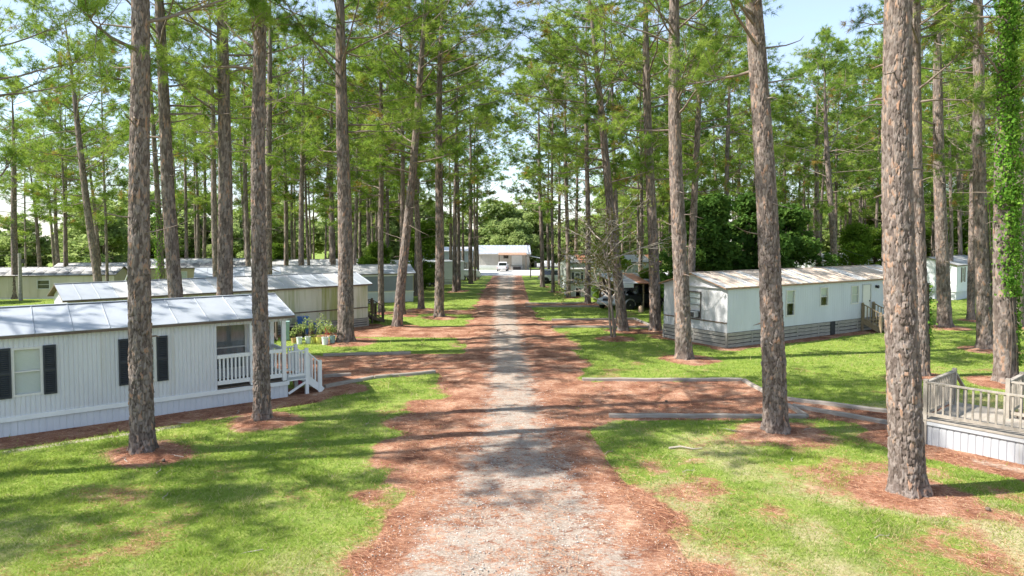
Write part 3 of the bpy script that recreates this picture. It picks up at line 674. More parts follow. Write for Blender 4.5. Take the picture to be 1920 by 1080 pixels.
def needles(pos, dr, k, ln, wd, g, tint):
    n = len(pos); d = g.normal(size=(n, k, 3)); d /= np.linalg.norm(d, axis=2, keepdims=True)
    d = d + dr[:, None, :]*0.75; d /= np.linalg.norm(d, axis=2, keepdims=True)
    L_ = ln*(0.7+0.5*g.random((n, k, 1)))
    base = pos[:, None, :] + dr[:, None, :]*(g.random((n, k, 1))-0.6)*0.16
    tip = base + d*L_; tip[:, :, 2] -= 0.10*L_[:, :, 0]
    s = np.cross(d, g.normal(size=(n, k, 3))); s /= np.linalg.norm(s, axis=2, keepdims=True)+1e-9
    V = np.stack([base-s*wd/2+d*0.02, base+s*wd/2+d*0.02, tip], 2).reshape(-1, 3)
    m = n*k
    t = np.repeat(np.clip(np.repeat(tint, k) + 0.16*(g.random(m)-0.5), 0, 1) if True else 0, 3)
    tb = np.repeat(np.repeat(tint < 0.05, k), 3); t = np.where(tb, np.minimum(t, 0.05), np.maximum(t, 0.09))
    return np_mesh('crown', V, np.arange(3*m).reshape(-1, 3), M['needle'], False, {"tint": t})

def pine_crown(seed, H=23.0, base=8.5, nl=46, k=20, ln=0.30, wd=0.026, spread=3.6):
    g = np.random.default_rng(seed); rg = random.Random(seed); B = MB(); P = []; D = []; TI = []
    def limb(h, az, l, el, r, foliage=True, droop=0.0):
        pts = []; p = Vector((0.04*math.cos(az), 0.04*math.sin(az), h)); e = el; a = az; n = 7
        for i in range(n):
            pts.append(p.copy()); e += (0.10 - droop) + rg.uniform(-0.16, 0.16); a += rg.uniform(-0.22, 0.22)
            p = p + Vector((math.cos(a)*math.cos(e), math.sin(a)*math.cos(e), math.sin(e)))*(l/(n-1))
        B.tube(pts, [r*(1-0.8*i/(n-1)) for i in range(n)], 5, cap=False)
        if not foliage: return
        lt = rg.uniform(0.25, 0.85)
        for j in range(rg.randint(7, 9)):
            t = rg.uniform(0.42, 1.0)*(n-1); i0 = min(int(t), n-2); q = pts[i0].lerp(pts[i0+1], t-i0)
            dirv = (pts[i0+1]-pts[i0]).normalized(); side = Vector((rg.gauss(0,1), rg.gauss(0,1), rg.gauss(0.35,0.6))).normalized()
            tw = (dirv*0.7 + side).normalized(); tl = l*rg.uniform(0.14, 0.32)+0.2
            e1 = q + tw*tl*0.55; e2 = q + tw*tl + Vector((0,0,0.12*tl))
            B.tube([q, e1, e2], [r*0.35, r*0.22, r*0.1], 3, cap=False)
            dead = rg.random() < 0.05; tl_t = lt + rg.uniform(-0.35, 0.35)
            for s_ in range(rg.randint(4, 6)):
                f = rg.uniform(0.35, 1.0); c = (q.lerp(e1, f/0.55) if f < 0.55 else e1.lerp(e2, (f-0.55)/0.45))
                off = Vector((rg.gauss(0,.15), rg.gauss(0,.15), rg.gauss(0.03,.11)))
                P.append(c+off); D.append((tw + off*2).normalized()); TI.append(0.0 if dead else min(1, max(0.1, tl_t + rg.uniform(-0.15, 0.15))))
        P.append(pts[-1]); D.append((pts[-1]-pts[-2]).normalized()); TI.append(lt)
    for i in range(nl):
        f = (i+rg.random())/nl; h = base + (H-base)*f**0.85
        prof = (0.45 + 0.75*min(1, f*2.6))*(1-0.72*max(0, (f-0.35)/0.65)**1.3)
        l = spread*prof*rg.uniform(0.6, 1.1); el = rg.uniform(-0.12, 0.35) + 0.45*f
        if f < 0.25 and rg.random() < 0.35: limb(h, rg.random()*6.28, l*0.7, rg.uniform(-0.3, 0.2), 0.03, False)
        else: limb(h, rg.random()*6.28, l, el, 0.055*(1-0.5*f), True, rg.uniform(0, 0.12))
    for i in range(5): limb(rg.uniform(base*0.55, base), rg.random()*6.28, rg.uniform(0.5, 1.8), rg.uniform(-0.4, 0.3), 0.022, False, 0.1)
    P = np.array(P); D = np.array(D); TI = np.array(TI)
    return B.mesh('branches', M['limb'], True), needles(P, D, k, ln, wd, g, TI)

CROWN_MID = [pine_crown(100+i, base=b_, nl=n_, spread=s_) for i, (b_, n_, s_) in enumerate(((7.5, 40, 5.1), (8.8, 37, 4.7), (6.5, 43, 5.3), (9.5, 35, 4.5), (7.8, 39, 5.0)))]
CROWN_FAR = [pine_crown(200+i, base=b_, nl=n_, k=13, ln=0.36, wd=0.042, spread=s_) for i, (b_, n_, s_) in enumerate(((8.0, 35, 4.7), (7.0, 38, 5.1), (9.2, 32, 4.3), (6.4, 36, 4.8)))]
CROWN_NEAR = [pine_crown(300+i, base=b_, nl=52, k=34, ln=0.27, wd=0.016, spread=4.8) for i, b_ in enumerate((9.0, 10.4))]
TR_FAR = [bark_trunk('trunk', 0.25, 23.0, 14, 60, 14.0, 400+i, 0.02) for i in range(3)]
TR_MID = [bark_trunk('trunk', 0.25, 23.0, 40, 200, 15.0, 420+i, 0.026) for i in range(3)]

def pine(x, y, d, lean, H, label, group, trunk, tscale, crown, rz=0.0, lean_y=0.0, crown_scale=1.0):
    root = empty('pine_tree', (x, y, gzf(x, y)), 0.0, label, 'pine tree', group)
    root.rotation_euler = (-math.atan(lean_y), math.atan(lean), 0)
    put('trunk', trunk, root, rot=(0, 0, rz), scale=tscale)
    bm_, cm_ = crown; hs = H/23.0
    for nm_, me_ in (('branches', bm_), ('crown', cm_)): put(nm_, me_, root, rot=(0, 0, rz), scale=(crown_scale, crown_scale, hs))["kind"] = 'stuff'
    return root

rt = random.Random(5)
vined = {}
for i, (x, y, d, lean, H, det, grp, lab) in enumerate(PINES):
    H = H + 0.001*i
    if det == 3:
        knot = (9.0, 0.25, 1.0) if i == 1 else ((1.9, 0.08, 1.6) if i == 2 else None)
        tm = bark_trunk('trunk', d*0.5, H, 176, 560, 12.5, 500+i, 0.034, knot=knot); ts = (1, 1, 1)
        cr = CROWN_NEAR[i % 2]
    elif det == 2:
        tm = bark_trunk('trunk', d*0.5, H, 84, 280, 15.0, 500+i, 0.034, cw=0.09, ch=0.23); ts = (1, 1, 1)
        cr = (CROWN_NEAR + CROWN_MID)[i % 7] if y < 32 else CROWN_MID[i % 5]
    elif det == 1:
        tm = TR_MID[i % 3]; ts = (d/0.5, d/0.5, H/23.0); cr = CROWN_MID[(i*2) % 5]
    else:
        tm = TR_FAR[i % 3]; ts = (d/0.5, d/0.5, H/23.0); cr = CROWN_FAR[i % 4]
    o = pine(x, y, d, lean, H, lab, grp, tm, ts, cr, rt.random()*6.28, rt.uniform(-0.02, 0.02), 1.0 if y < 30 else (1.36 if grp == P2 else 1.08))
    vined[lab] = o
    if det >= 2:
        for q in range(rt.randint(3, 6)):
            h_ = rt.uniform(2.5, 9.5); a_ = rt.random()*6.28; l_ = rt.uniform(0.12, 0.55); r_ = d*0.5*(1-0.02*h_)*0.9
            MB().tube([(math.cos(a_)*r_*0.7, math.sin(a_)*r_*0.7, h_), (math.cos(a_)*(r_+l_*0.5), math.sin(a_)*(r_+l_*0.5), h_+0.05*l_), (math.cos(a_+0.15)*(r_+l_), math.sin(a_+0.15)*(r_+l_), h_-0.12*l_)], [0.035, 0.022, 0.008], 6).build('branch_stub', M['limb'], o)
for j, (x, y, d, lean) in enumerate(far_spots):
    lab, grp = far_label(x, y)
    H = rt.uniform(18, 26) if y < 100 else rt.uniform(16, 24)
    pine(x, y, d, lean, H, lab, grp, TR_FAR[j % 3], (d/0.5, d/0.5, H/23.0), CROWN_FAR[j % 4], rt.random()*6.28, rt.uniform(-0.03, 0.03), rt.uniform(0.85, 1.15))
for j, (x, y) in enumerate(SIDE):
    pine(x, y, 0.5, rt.uniform(-.04, .04), 23.0, "unseen pine beside the view, added for its shade", "pines out of view", TR_FAR[j % 3], (1, 1, 1), CROWN_MID[j % 5], rt.random()*6.28)

# ---------------------------------------------------------------- broadleaf trees
def leaf_cloud(cents, rads, nper, size, g, mat, flat=0.75, name='crown'):
    P = []; T = []
    for c, r_ in zip(cents, rads):
        n = int(nper*r_*r_); d = g.normal(size=(n, 3)); d /= np.linalg.norm(d, axis=1, keepdims=True)
        rad = r_*(0.45+0.62*g.random((n, 1))**0.6); keep = vnoise(d[:,0]*2.2+c[0], d[:,1]*2.2+d[:,2]*1.9+c[1], 4) > 0.30
        P.append((np.array(c) + d*rad*np.array([1, 1, flat]))[keep]); T.append(np.full(keep.sum(), 0.3+0.4*g.random()))
    P = np.concatenate(P); T = np.concatenate(T); n = len(P)
    u = g.normal(size=(n, 3)); u[:, 2] *= 0.6; u /= np.linalg.norm(u, axis=1, keepdims=True)
    w = np.cross(u, g.normal(size=(n, 3))); w /= np.linalg.norm(w, axis=1, keepdims=True)
    s = size*(0.6+0.8*g.random((n, 1)))
    nrm = np.cross(u, w)
    V = np.stack([P-u*s*0.5, P+w*s*0.28+nrm*s*0.06, P+u*s*0.5, P-w*s*0.28+nrm*s*0.06], 1).reshape(-1, 3)
    return np_mesh(name, V, np.arange(4*n).reshape(-1, 4), mat, False, {"tint": np.repeat(np.clip(T+0.5*(g.random(n)-0.5), 0, 1), 4)})
def broad_tree(seed, H, Wd, mat, size, nper, zlow=0.25, nb=26):
    g = np.random.default_rng(seed); rg = random.Random(seed); B = MB(); cents = []; rads = []
    for i in range(nb):
        f = rg.random(); a = rg.random()*6.28; zz = H*(zlow + (0.92-zlow)*f)
        rr_ = Wd*(1-abs(f-0.38)*1.15)*rg.uniform(0.25, 1.0)
        c = (math.cos(a)*rr_, math.sin(a)*rr_, zz); cents.append(c); rads.append((rg.uniform(0.16, 0.30) if nb < 36 else rg.uniform(0.10, 0.24))*Wd + 0.3)
        s0 = Vector((0, 0, max(0.4, zz*0.55))); mid = s0.lerp(Vector(c), 0.55) + Vector((rg.gauss(0,.15), rg.gauss(0,.15), 0.2))
        B.tube([s0, mid, c], [0.05*H/8, 0.03*H/8, 0.01], 5, cap=False)
    tr = MB(); pts = [(0,0,-0.2), (0.03,0,H*0.2), (-0.05,0.05,H*0.45), (0.05,-0.05,H*0.75)]
    tr.tube(pts, [0.028*H, 0.020*H, 0.015*H, 0.004*H], 9)
    return tr.mesh('trunk', M['dark_bark'], True), B.mesh('branches', M['dark_bark'], True), leaf_cloud(cents, rads, nper, size, g, mat)
def plant(name, cat, kit, x, y, sc, rz, label, group, dz=0.0):
    root = empty(name, (x, y, gzf(x, y)+dz), rz, label, cat, group); root.scale = sc
    for nm, me in zip(('trunk', 'branches', 'crown'), kit):
        o = put(nm, me, root)
        if nm != 'trunk': o["kind"] = 'stuff'
    return root
EVER = [broad_tree(11, 8.0, 3.6, M['leaf_dark'], 0.30, 620, 0.05, 48), broad_tree(12, 8.0, 3.3, M['leaf_dark'], 0.30, 620, 0.05, 46)]
MIDB = [broad_tree(21, 8.0, 3.0, M['leaf'], 0.26, 700, 0.08, 26), broad_tree(22, 8.0, 3.4, M['leaf'], 0.26, 700, 0.15, 26)]
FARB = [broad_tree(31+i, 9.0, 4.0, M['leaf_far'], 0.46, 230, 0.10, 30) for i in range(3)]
for i, (x, y, s, l) in enumerate(((13.6, 48.5, 1.05, "dark evergreen tree at the left of the thicket behind the blue trailer"), (17.2, 50.5, 1.12, "tall dark evergreen tree in the middle of the thicket"), (20.9, 52.5, 1.0, "dark evergreen tree at the right of the thicket"), (16.0, 53.5, 1.0, "dark evergreen tree at the back of the thicket"))):
    plant('evergreen_tree', 'evergreen tree', EVER[i % 2], x, y, (s, s, s), i*1.3, l, "evergreen thicket behind the blue trailer")
for i, (x, y, s, l) in enumerate(((33.0, 66.0, .85, "bushy green tree right of the evergreen thicket"), (38.0, 70.0, .8, "bushy green tree behind the far white trailer"), (46.0, 68.0, .95, "green tree behind the lap-sided trailer"), (53.0, 66.0, 1.0, "green tree at the far right behind the vine-wrapped pine"), (-9.6, 72.0, .9, "leafy dark green tree left of the white box trailer"), (-12.5, 63.5, .62, "small leafy tree just behind the third trailer's grey end"), (9.2, 66.0, .72, "green tree behind the pale shed"), (10.5, 52.5, .38, "low green bush beside the lean-to"), (7.55, 57.5, .26, "small bright bush right of the pale shed"), (-46.0, 56.0, .75, "yellow-green bush at the left edge beside the post"), (-27.0, 78.0, .62, "round dark bush between trunks behind the third trailer"))):
    plant('broadleaf_tree', 'tree', MIDB[i % 2], x, y, (s, s, s), i*1.9, l, "leafy trees and bushes among the trailers")
rb = random.Random(33)
nfar = 0
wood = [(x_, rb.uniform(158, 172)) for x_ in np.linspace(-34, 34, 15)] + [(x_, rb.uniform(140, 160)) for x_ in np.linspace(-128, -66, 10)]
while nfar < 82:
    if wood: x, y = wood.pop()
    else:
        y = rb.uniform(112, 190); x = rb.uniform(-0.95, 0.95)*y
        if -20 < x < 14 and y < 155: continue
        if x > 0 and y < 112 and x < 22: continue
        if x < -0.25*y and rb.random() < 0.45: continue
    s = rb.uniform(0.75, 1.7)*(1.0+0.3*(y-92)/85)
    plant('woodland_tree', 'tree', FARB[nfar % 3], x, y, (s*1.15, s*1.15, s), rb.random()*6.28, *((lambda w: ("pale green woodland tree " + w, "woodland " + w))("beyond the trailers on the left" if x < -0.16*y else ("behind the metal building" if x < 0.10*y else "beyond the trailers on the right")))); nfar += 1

# climbing vine on three pines
def vine(pine_label, r, spans, label, seed, n):
    o = vined[pine_label]; g = np.random.default_rng(seed)
    root = empty('climbing_vine', o.location, 0, label, 'vine', "vines climbing the pines"); root.rotation_euler = o.rotation_euler
    zz = []; tt = []; of = []
    for (z0, z1, a0, aw, dens, thick) in spans:
        k = int(n*(z1-z0)*dens); zc = g.uniform(z0, z1, k); zz.append(zc); tt.append(a0 + aw*g.normal(size=k)); of.append(np.abs(g.normal(size=k))*thick)
    z = np.concatenate(zz); t = np.concatenate(tt); rr_ = r*(1-0.02*z) + 0.04 + np.concatenate(of); m = len(z)
    P = np.stack([np.cos(t)*rr_, np.sin(t)*rr_, z], 1); out = np.stack([np.cos(t), np.sin(t), 0.35+0*t], 1) + 0.6*g.normal(size=(m, 3)); out /= np.linalg.norm(out, axis=1, keepdims=True)
    dn = np.array([0, 0, -1.0]) + 0.5*g.normal(size=(m, 3)); w = np.cross(out, dn); w /= np.linalg.norm(w, axis=1, keepdims=True); u = np.cross(w, out)
    s = (0.05+0.10*g.random((m, 1))**1.5)
    V = np.stack([P-u*s*0.5, P+w*s*0.4+out*s*0.1, P+u*s*0.5, P-w*s*0.4+out*s*0.1], 1).reshape(-1, 3)
    put('leaves', np_mesh('leaves', V, np.arange(4*m).reshape(-1, 4), M['vine'], False, {"tint": np.repeat(g.random(m), 4)}), root)
    st = MB()
    for q in range(3):
        a = spans[0][2] + (q-1)*0.5; st.tube([(math.cos(a+0.25*math.sin(h*0.9+q))*(r*(1-0.02*h)+0.03), math.sin(a+0.25*math.sin(h*0.9+q))*(r*(1-0.02*h)+0.03), h) for h in np.linspace(0.1, spans[-1][1], 30)], 0.018, 5)
    st.build('stem', M['dark_bark'], root)
vine("vine-wrapped pine behind the wooden deck", 0.36, [(6.6, 14.2, -1.4, 0.95, 1.0, 0.13), (3.2, 7.2, -1.1, 0.75, 0.75, 0.09), (0.6, 3.6, -0.2, 0.35, 0.3, 0.07)], "lush green vine wrapping the pine behind the deck", 3, 760)
vine("pine with a ribbon of vine on a straw mound, right", 0.34, [(1.2, 7.0, -0.35, 0.30, 1.0, 0.14)], "narrow ribbon of vine on the pine with the straw mound", 4, 190)
vine("pine just behind the nearest thick pine, little vine at its side", 0.24, [(1.2, 3.6, -0.3, 0.35, 1.0, 0.08)], "small patch of vine behind the nearest thick pine", 5, 110)
vine("vine-greened pine right of the nearest left pine's trunk", 0.26, [(1.0, 8.0, -1.6, 0.9, 1.0, 0.14)], "dark vine on the pine behind the shuttered trailer", 6, 130)

# bare multi-stemmed tree with grey twigs
def bare_tree():
    rg = random.Random(9); g = np.random.default_rng(9); B = MB(); St = MB(); tips = []
    def grow(p, d, l, r, depth, mb):
        pts = [p.copy()]; q = p.copy(); dd = d.copy(); n = 5
        for i in range(n):
            dd = (dd + Vector((rg.gauss(0,.16 if depth else .07), rg.gauss(0,.16 if depth else .07), rg.gauss(0.0,.12)))).normalized(); q = q + dd*(l/n); pts.append(q.copy())
        mb.tube(pts, [r*(1-0.5*i/n) for i in range(n+1)], 6 if depth == 0 else 4, cap=False)
        if depth >= 3: tips.append((q.copy(), dd.copy())); return
        for k in range({0: 6, 1: 5, 2: 3}[depth]):
            t = rg.uniform(0.30, 1.0)*n; i0 = min(int(t), n-1); s = pts[i0].lerp(pts[i0+1], t-i0)
            out = Vector((s.x*0.4+rg.gauss(0,1), s.y*0.4+rg.gauss(0,1), rg.gauss(0.30 if depth else 0.55,.5))).normalized()
            grow(s, (dd*0.35+out).normalized(), l*rg.uniform(0.40, 0.62), r*0.52, depth+1, B)
    for a, tl, l, r in ((2.9, 0.09, 4.6, 0.07), (0.2, 0.05, 5.4, 0.085), (-1.2, 0.13, 4.0, 0.055)):
        grow(Vector((math.cos(a)*0.08, math.sin(a)*0.08, -0.05)), Vector((math.cos(a)*tl, math.sin(a)*tl, 1)).normalized(), l, r, 0, St)
    root = empty('bare_tree', (5.46, 36.58, gzf(5.46, 36.58)), 0, "nearly bare multi-stemmed tree with grey twigs on a straw mound", 'tree')
    St.build('trunk', M['limb'], root, smooth=True); B.build('branches', M['twig'], root, smooth=True)["kind"] = 'stuff'
    P = np.array([t[0] for t in tips if rg.random() < 0.8]); P = np.repeat(P, 7, 0) + g.normal(size=(len(P)*7, 3))*0.17; n = len(P)
    u = g.normal(size=(n, 3)); u /= np.linalg.norm(u, axis=1, keepdims=True); w = np.cross(u, g.normal(size=(n, 3))); w /= np.linalg.norm(w, axis=1, keepdims=True); s = 0.10
    V = np.stack([P-u*s, P+w*s*0.45, P+u*s, P-w*s*0.45], 1).reshape(-1, 3)
    put('crown', np_mesh('crown', V, np.arange(4*n).reshape(-1, 4), M['dry_leaf'], False, {"tint": np.repeat(g.random(n), 4)}), root)
bare_tree()
# ---------------------------------------------------------------- trailers
def wall_sheet(L, z0, ztop, opens, pitch=0.0, amp=0.0, kind='wave', lap=0.0):
    """outer skin of a wall in its own frame (x right, outward -y) with real openings; ztop is a function of x"""
    xs = {0.0, L}
    if pitch:
        n = int(L/pitch)
        for i in range(n+1):
            for q in ((0.0, .22, .5, .72) if kind == 'wave' else (0.0, 0.012/pitch, 0.034/pitch, 0.046/pitch)):
                v = (i+q)*pitch
                if v < L: xs.add(round(v, 4))
    for o in opens: xs.add(o[0]); xs.add(o[1])
    if not callable(ztop):
        zt = ztop; ztop = lambda x: zt
    else: xs.add(L/2)
    xs = sorted(xs); B = MB()
    def yy(x):
        if not pitch: return 0.0
        ph = (x/pitch) % 1.0
        if kind == 'wave': return -amp if 0.2 < ph < 0.75 else 0.0
        return amp if 0.010/pitch < ph < 0.036/pitch else 0.0
    for a, b in zip(xs[:-1], xs[1:]):
        if b-a < 1e-5: continue
        m = (a+b)/2; iv = [(z0, None)]; cuts = sorted([(o[2], o[3]) for o in opens if o[0] <= m <= o[1]])
        lo = z0; parts = []
        for c0, c1 in cuts:
            if c0 > lo: parts.append((lo, lo, c0, c0))
            lo = max(lo, c1)
        parts.append((lo, lo, ztop(a), ztop(b)))
        for (za0, zb0, za1, zb1) in parts:
            if lap:
                k = max(1, int(round((za1-za0)/lap)))
                for j in range(k):
                    p0 = za0+(za1-za0)*j/k; p1 = za0+(za1-za0)*(j+1)/k; q0 = zb0+(zb1-zb0)*j/k; q1 = zb0+(zb1-zb0)*(j+1)/k
                    B.poly([(a,-0.018,p0),(b,-0.018,q0),(b,0,q1),(a,0,p1)], [(0,1,2,3)]); B.poly([(a,0,p0),(b,0,q0),(b,-0.018,q0),(a,-0.018,p0)], [(0,1,2,3)])
            else: B.poly([(a,yy(a),za0),(b,yy(b),zb0),(b,yy(b),zb1),(a,yy(a),za1)], [(0,1,2,3)])
    return B

class Trailer:
    def __init__(s, label, ox, oy, ang, L, W, skirt, eave, ridge, name='mobile_home', cat='mobile home', group="single-wide mobile homes"):
        s.L, s.W, s.sk, s.ev, s.rg = L, W, skirt, eave, ridge
        s.root = empty(name, (ox, oy, float(slope_z(oy))), R(ang), label, cat, group)
    def face(s, f):
        L, W = s.L, s.W
        return {'front': ((0,0,0), 0.0, L), 'left': ((0,W,0), -math.pi/2, W), 'right': ((L,0,0), math.pi/2, W), 'back': ((L,W,0), math.pi, L)}[f]
    def walls(s, mats, opens={}, pitch=0.0, amp=0.0, kind='wave', lap=0.0, skip=()):
        s.opens = opens
        for f in ('front', 'left', 'right', 'back'):
            if f in skip: continue
            loc, rz, l = s.face(f)
            zt = s.ev if f in ('front', 'back') else (lambda x, l=l: s.ev + (s.rg-s.ev)*(1-abs(x-l/2)/(l/2)) - 0.01)
            m = mats.get(f, mats['front']) if isinstance(mats, dict) else mats
            wall_sheet(l, s.sk, zt, opens.get(f, []), pitch, amp, kind, lap).build('wall', m, s.root, loc, (0,0,rz))
        MB().box(0.02, s.L-0.02, 0.02, s.W-0.02, s.sk-0.06, s.sk).build('floor', M['room'], s.root)
    def roof(s, mats, pw, over=0.14, end=0.22, fascia='fascia', seam=0.03):
        L, W = s.L, s.W; h = s.rg - s.ev; hw_ = W/2; sl = h/hw_
        core = MB()
        core.extrude([(0,0)], 0, 0) if False else None
        y0 = -over; y1 = W+over; e = s.ev - over*sl
        P = [(-end,y0,e),(-end,hw_,s.rg),(-end,y1,e),(-end,y1,e-0.035),(-end,hw_,s.rg-0.035),(-end,y0,e-0.035)]
        P2 = [(L+end,p[1],p[2]) for p in P]
        core.poly(P+P2, [(0,1,2,3,4,5)[::1], (11,10,9,8,7,6), (0,6,7,1), (1,7,8,2), (2,8,9,3), (3,9,10,4), (4,10,11,5), (5,11,6,0)])
        ro = core.build('roof', M['fascia'] if fascia == 'fascia' else M[fascia], s.root)
        fb = MB(); fb.box(-end, L+end, y0-0.022, y0-0.002, e-0.085, e-0.004); fb.box(-end, L+end, y1+0.002, y1+0.022, e-0.085, e-0.004)
        fb.build('fascia', M[fascia], ro)
        n = max(2, int(round((L+2*end)/pw))); w = (L+2*end)/n
        def panel(sgn):
            a = Vector((0, 0, 0)); B = MB(); ln = hw_+over+0.02; dz = -sl*ln; t = 0.012
            def q(x, u, z): return (x, -sgn*u*ln, dz*u + z)
            pr = [(0, t), (w-seam, t), (w-seam+0.006, t+0.022), (w-0.006, t+0.022), (w, t)]
            for u0, u1 in ((0,1),):
                P = [q(x, u0, z) for x, z in pr] + [q(x, u1, z) for x, z in pr] + [q(0, 1, -0.004), q(w, 1, -0.004)]
                k = len(pr); F = [(i+k, i+1+k, i+1, i) if sgn > 0 else (i, i+1, i+1+k, i+k) for i in range(k-1)]
                F.append((k, 2*k, 2*k+1, 2*k-1) + tuple(range(2*k-2, k, -1)))
                B.poly(P, F)
            return B
        pm = {}
        for sgn in (1, -1):
            me0 = panel(sgn)
            for mn in set(mats): pm[(sgn, mn)] = me0.mesh('roof_panel', M[mn])
        rg = random.Random(int(L*100)+int(s.root.location.x*10))
        for i in range(n):
            for sgn in (1, -1):
                mn = mats[rg.randrange(len(mats))]
                put('roof_panel', pm[(sgn, mn)], ro, (-end+i*w, hw_, s.rg+0.003 + (rg.random()-0.5)*0.003))
        MB().bar((-end-0.01, hw_, s.rg+0.030), (L+end+0.01, hw_, s.rg+0.030), 0.16, 0.018).build('ridge_cap', M[mats[0]], ro)
        return ro
    def skirt_panels(s, mat, pitch=0.16, trim=0.0, faces=('front','left','right','back')):
        for f in faces:
            loc, rz, l = s.face(f)
            B = wall_sheet(l, -0.12, s.sk-0.002, [], pitch, 0.012, 'groove')
            for i, v in enumerate(B.v): B.v[i] = (v[0], v[1]+0.015, v[2])
            B.build('skirting', mat, s.root, loc, (0,0,rz))
            if trim: MB().box(-0.02, l+0.02, -0.045, 0.010, s.sk-trim, s.sk+0.012).build('skirt_trim', M['white'], s.root, loc, (0,0,rz))
    def skirt_boards(s, rows, seg, mat='greywood', faces=('front','left','right'), gaps=()):
        hgt = s.sk/rows; pr = {}
        rg = random.Random(3)
        for f in faces:
            loc, rz, l = s.face(f); fr = Matrix.Translation(loc) @ Matrix.Rotation(rz, 4, 'Z')
            n = max(1, int(round(l/seg))); w = l/n
            back = MB().box(0, l, 0.03, 0.06, -0.1, s.sk-0.01).build('skirt_backing', M['black'], s.root, loc, (0,0,rz))
            key = round(w, 3)
            if key not in pr: pr[key] = MB().box(0.02, w-0.02, -0.02, 0.012, 0, hgt-0.035).mesh('skirt_board', M[mat])
            for i in range(n):
                for j in range(rows):
                    if f == 'front' and any(a < (i+0.5)*w < b for a, b in gaps): continue
                    p = fr @ Vector((i*w, rg.uniform(-0.006, 0.006), j*hgt + 0.004 + rg.uniform(-0.008, 0.008)))
                    put('skirt_board', pr[key], back, fr.inverted() @ p, (0, rg.uniform(-0.006, 0.006), 0))
                MB().box(i*w-0.045, i*w+0.045, -0.035, -0.022, -0.08, s.sk-0.02).build('skirt_post', M[mat], s.root, loc, (0,0,rz))
            MB().box(l-0.07, l+0.035, -0.036, 0.02, -0.08, s.sk+0.01).build('skirt_post', M[mat], s.root, loc, (0,0,rz))
    def window(s, f, x0, x1, z0, z1, frame='frame', back='blind', bz=0.0, muntins=0, sash=True, shutters=0.0):
        loc, rz, l = s.face(f); w, h = x1-x0, z1-z0
        o = Vector(loc) + Matrix.Rotation(rz, 3, 'Z') @ Vector((x0, 0, z0)); fw = 0.045
        B = MB(); B.box(-0.02, fw, -0.035, 0.07, -0.02, h+0.02).box(w-fw, w+0.02, -0.035, 0.07, -0.02, h+0.02).box(fw, w-fw, -0.035, 0.07, -0.02, fw).box(fw, w-fw, -0.035, 0.07, h-fw, h+0.02)
        wd = B.build('window', M[frame], s.root, o, (0,0,rz))
        for a, b in (((fw, h/2-0.015), (h/2+0.015, h-fw)) if sash else ((fw, h-fw),)):
            MB().box(fw, w-fw, 0.012, 0.018, a, b).build('pane', M['glass'], wd)
        if sash: MB().box(fw, w-fw, -0.012, 0.03, h/2-0.018, h/2+0.018).build('sash_rail', M[frame], wd)
        for k in range(muntins):
            z = h*(k+1)/(muntins+1); MB().box(fw, w-fw, -0.004, 0.024, z-0.010, z+0.010).build('muntin', M[frame], wd)
        if back: MB().box(fw, w-fw, 0.055, 0.068, max(fw, h*bz), h-fw).build(back if back != 'blind' else 'blind', M[back], wd)
        MB().box(-0.02, w+0.02, 0.30, 0.32, -0.02, h+0.02).build('room_backing', M['room'], wd)
        if shutters:
            for sx in (-0.03-shutters, w+0.03):
                sh = MB().box(sx, sx+0.045, -0.065, -0.030, -0.03, h+0.03).box(sx+shutters-0.045, sx+shutters, -0.065, -0.030, -0.03, h+0.03)
                for zz in (-0.03, h*0.5-0.03, h-0.03): sh.box(sx+0.045, sx+shutters-0.045, -0.065, -0.030, zz, zz+0.06)
                so = sh.build('shutter', M['shutter'], s.root, o, (0,0,rz))
                sl = MB().box(sx+0.045, sx+shutters-0.045, -0.034, -0.030, 0.02, h-0.02); n = 22
                for k in range(n):
                    z = 0.035 + (h-0.07)*(k+0.5)/n
                    if abs(z-h*0.5) < 0.04: continue
                    sl.bar((sx+0.045, -0.048, z), (sx+shutters-0.045, -0.048, z), 0.026, 0.008, (0,-0.6,0.8))
                sl.build('louvres', M['shutter'], so)
        return wd
    def world(s, x, y, z):
        a = s.root.rotation_euler.z; b = s.root.location
        return Vector((b.x + x*math.cos(a)-y*math.sin(a), b.y + x*math.sin(a)+y*math.cos(a), b.z+z))

def rail_run(mb_parent, a, b, z0, z1, n, mats, post=0.09, name='railing', bal=0.042, tops=(0.09, 0.04), bottom=True, posts=(True, True), pz=0.0):
    """straight railing between two plan points at floor heights z0 (start) and z1 (end); balusters are parts of it"""
    a3 = Vector((a[0], a[1], z0)); b3 = Vector((b[0], b[1], z1)); up_ = Vector((0,0,1))
    B = MB(); B.bar(a3+up_*0.98, b3+up_*0.98, tops[0], tops[1])
    ro = B.build(name, mats, mb_parent)
    if bottom: MB().bar(a3+up_*0.14, b3+up_*0.14, 0.05, 0.08).build('bottom_rail', mats, ro)
    mesh = MB().box(-bal/2, bal/2, -bal/2, bal/2, 0.0, 0.80).mesh('baluster', mats); d = b3-a3; rz = math.atan2(d.y, d.x)
    for i in range(n):
        t = (i+0.5)/n; put('baluster', mesh, ro, a3.lerp(b3, t)+up_*0.17, (0, 0, rz))
    for on, q, zz in ((posts[0], a3, z0), (posts[1], b3, z1)):
        if on: MB().box(-post/2, post/2, -post/2, post/2, pz-zz, 1.06).build('post', mats, mb_parent, q, (0,0,rz))
    return ro

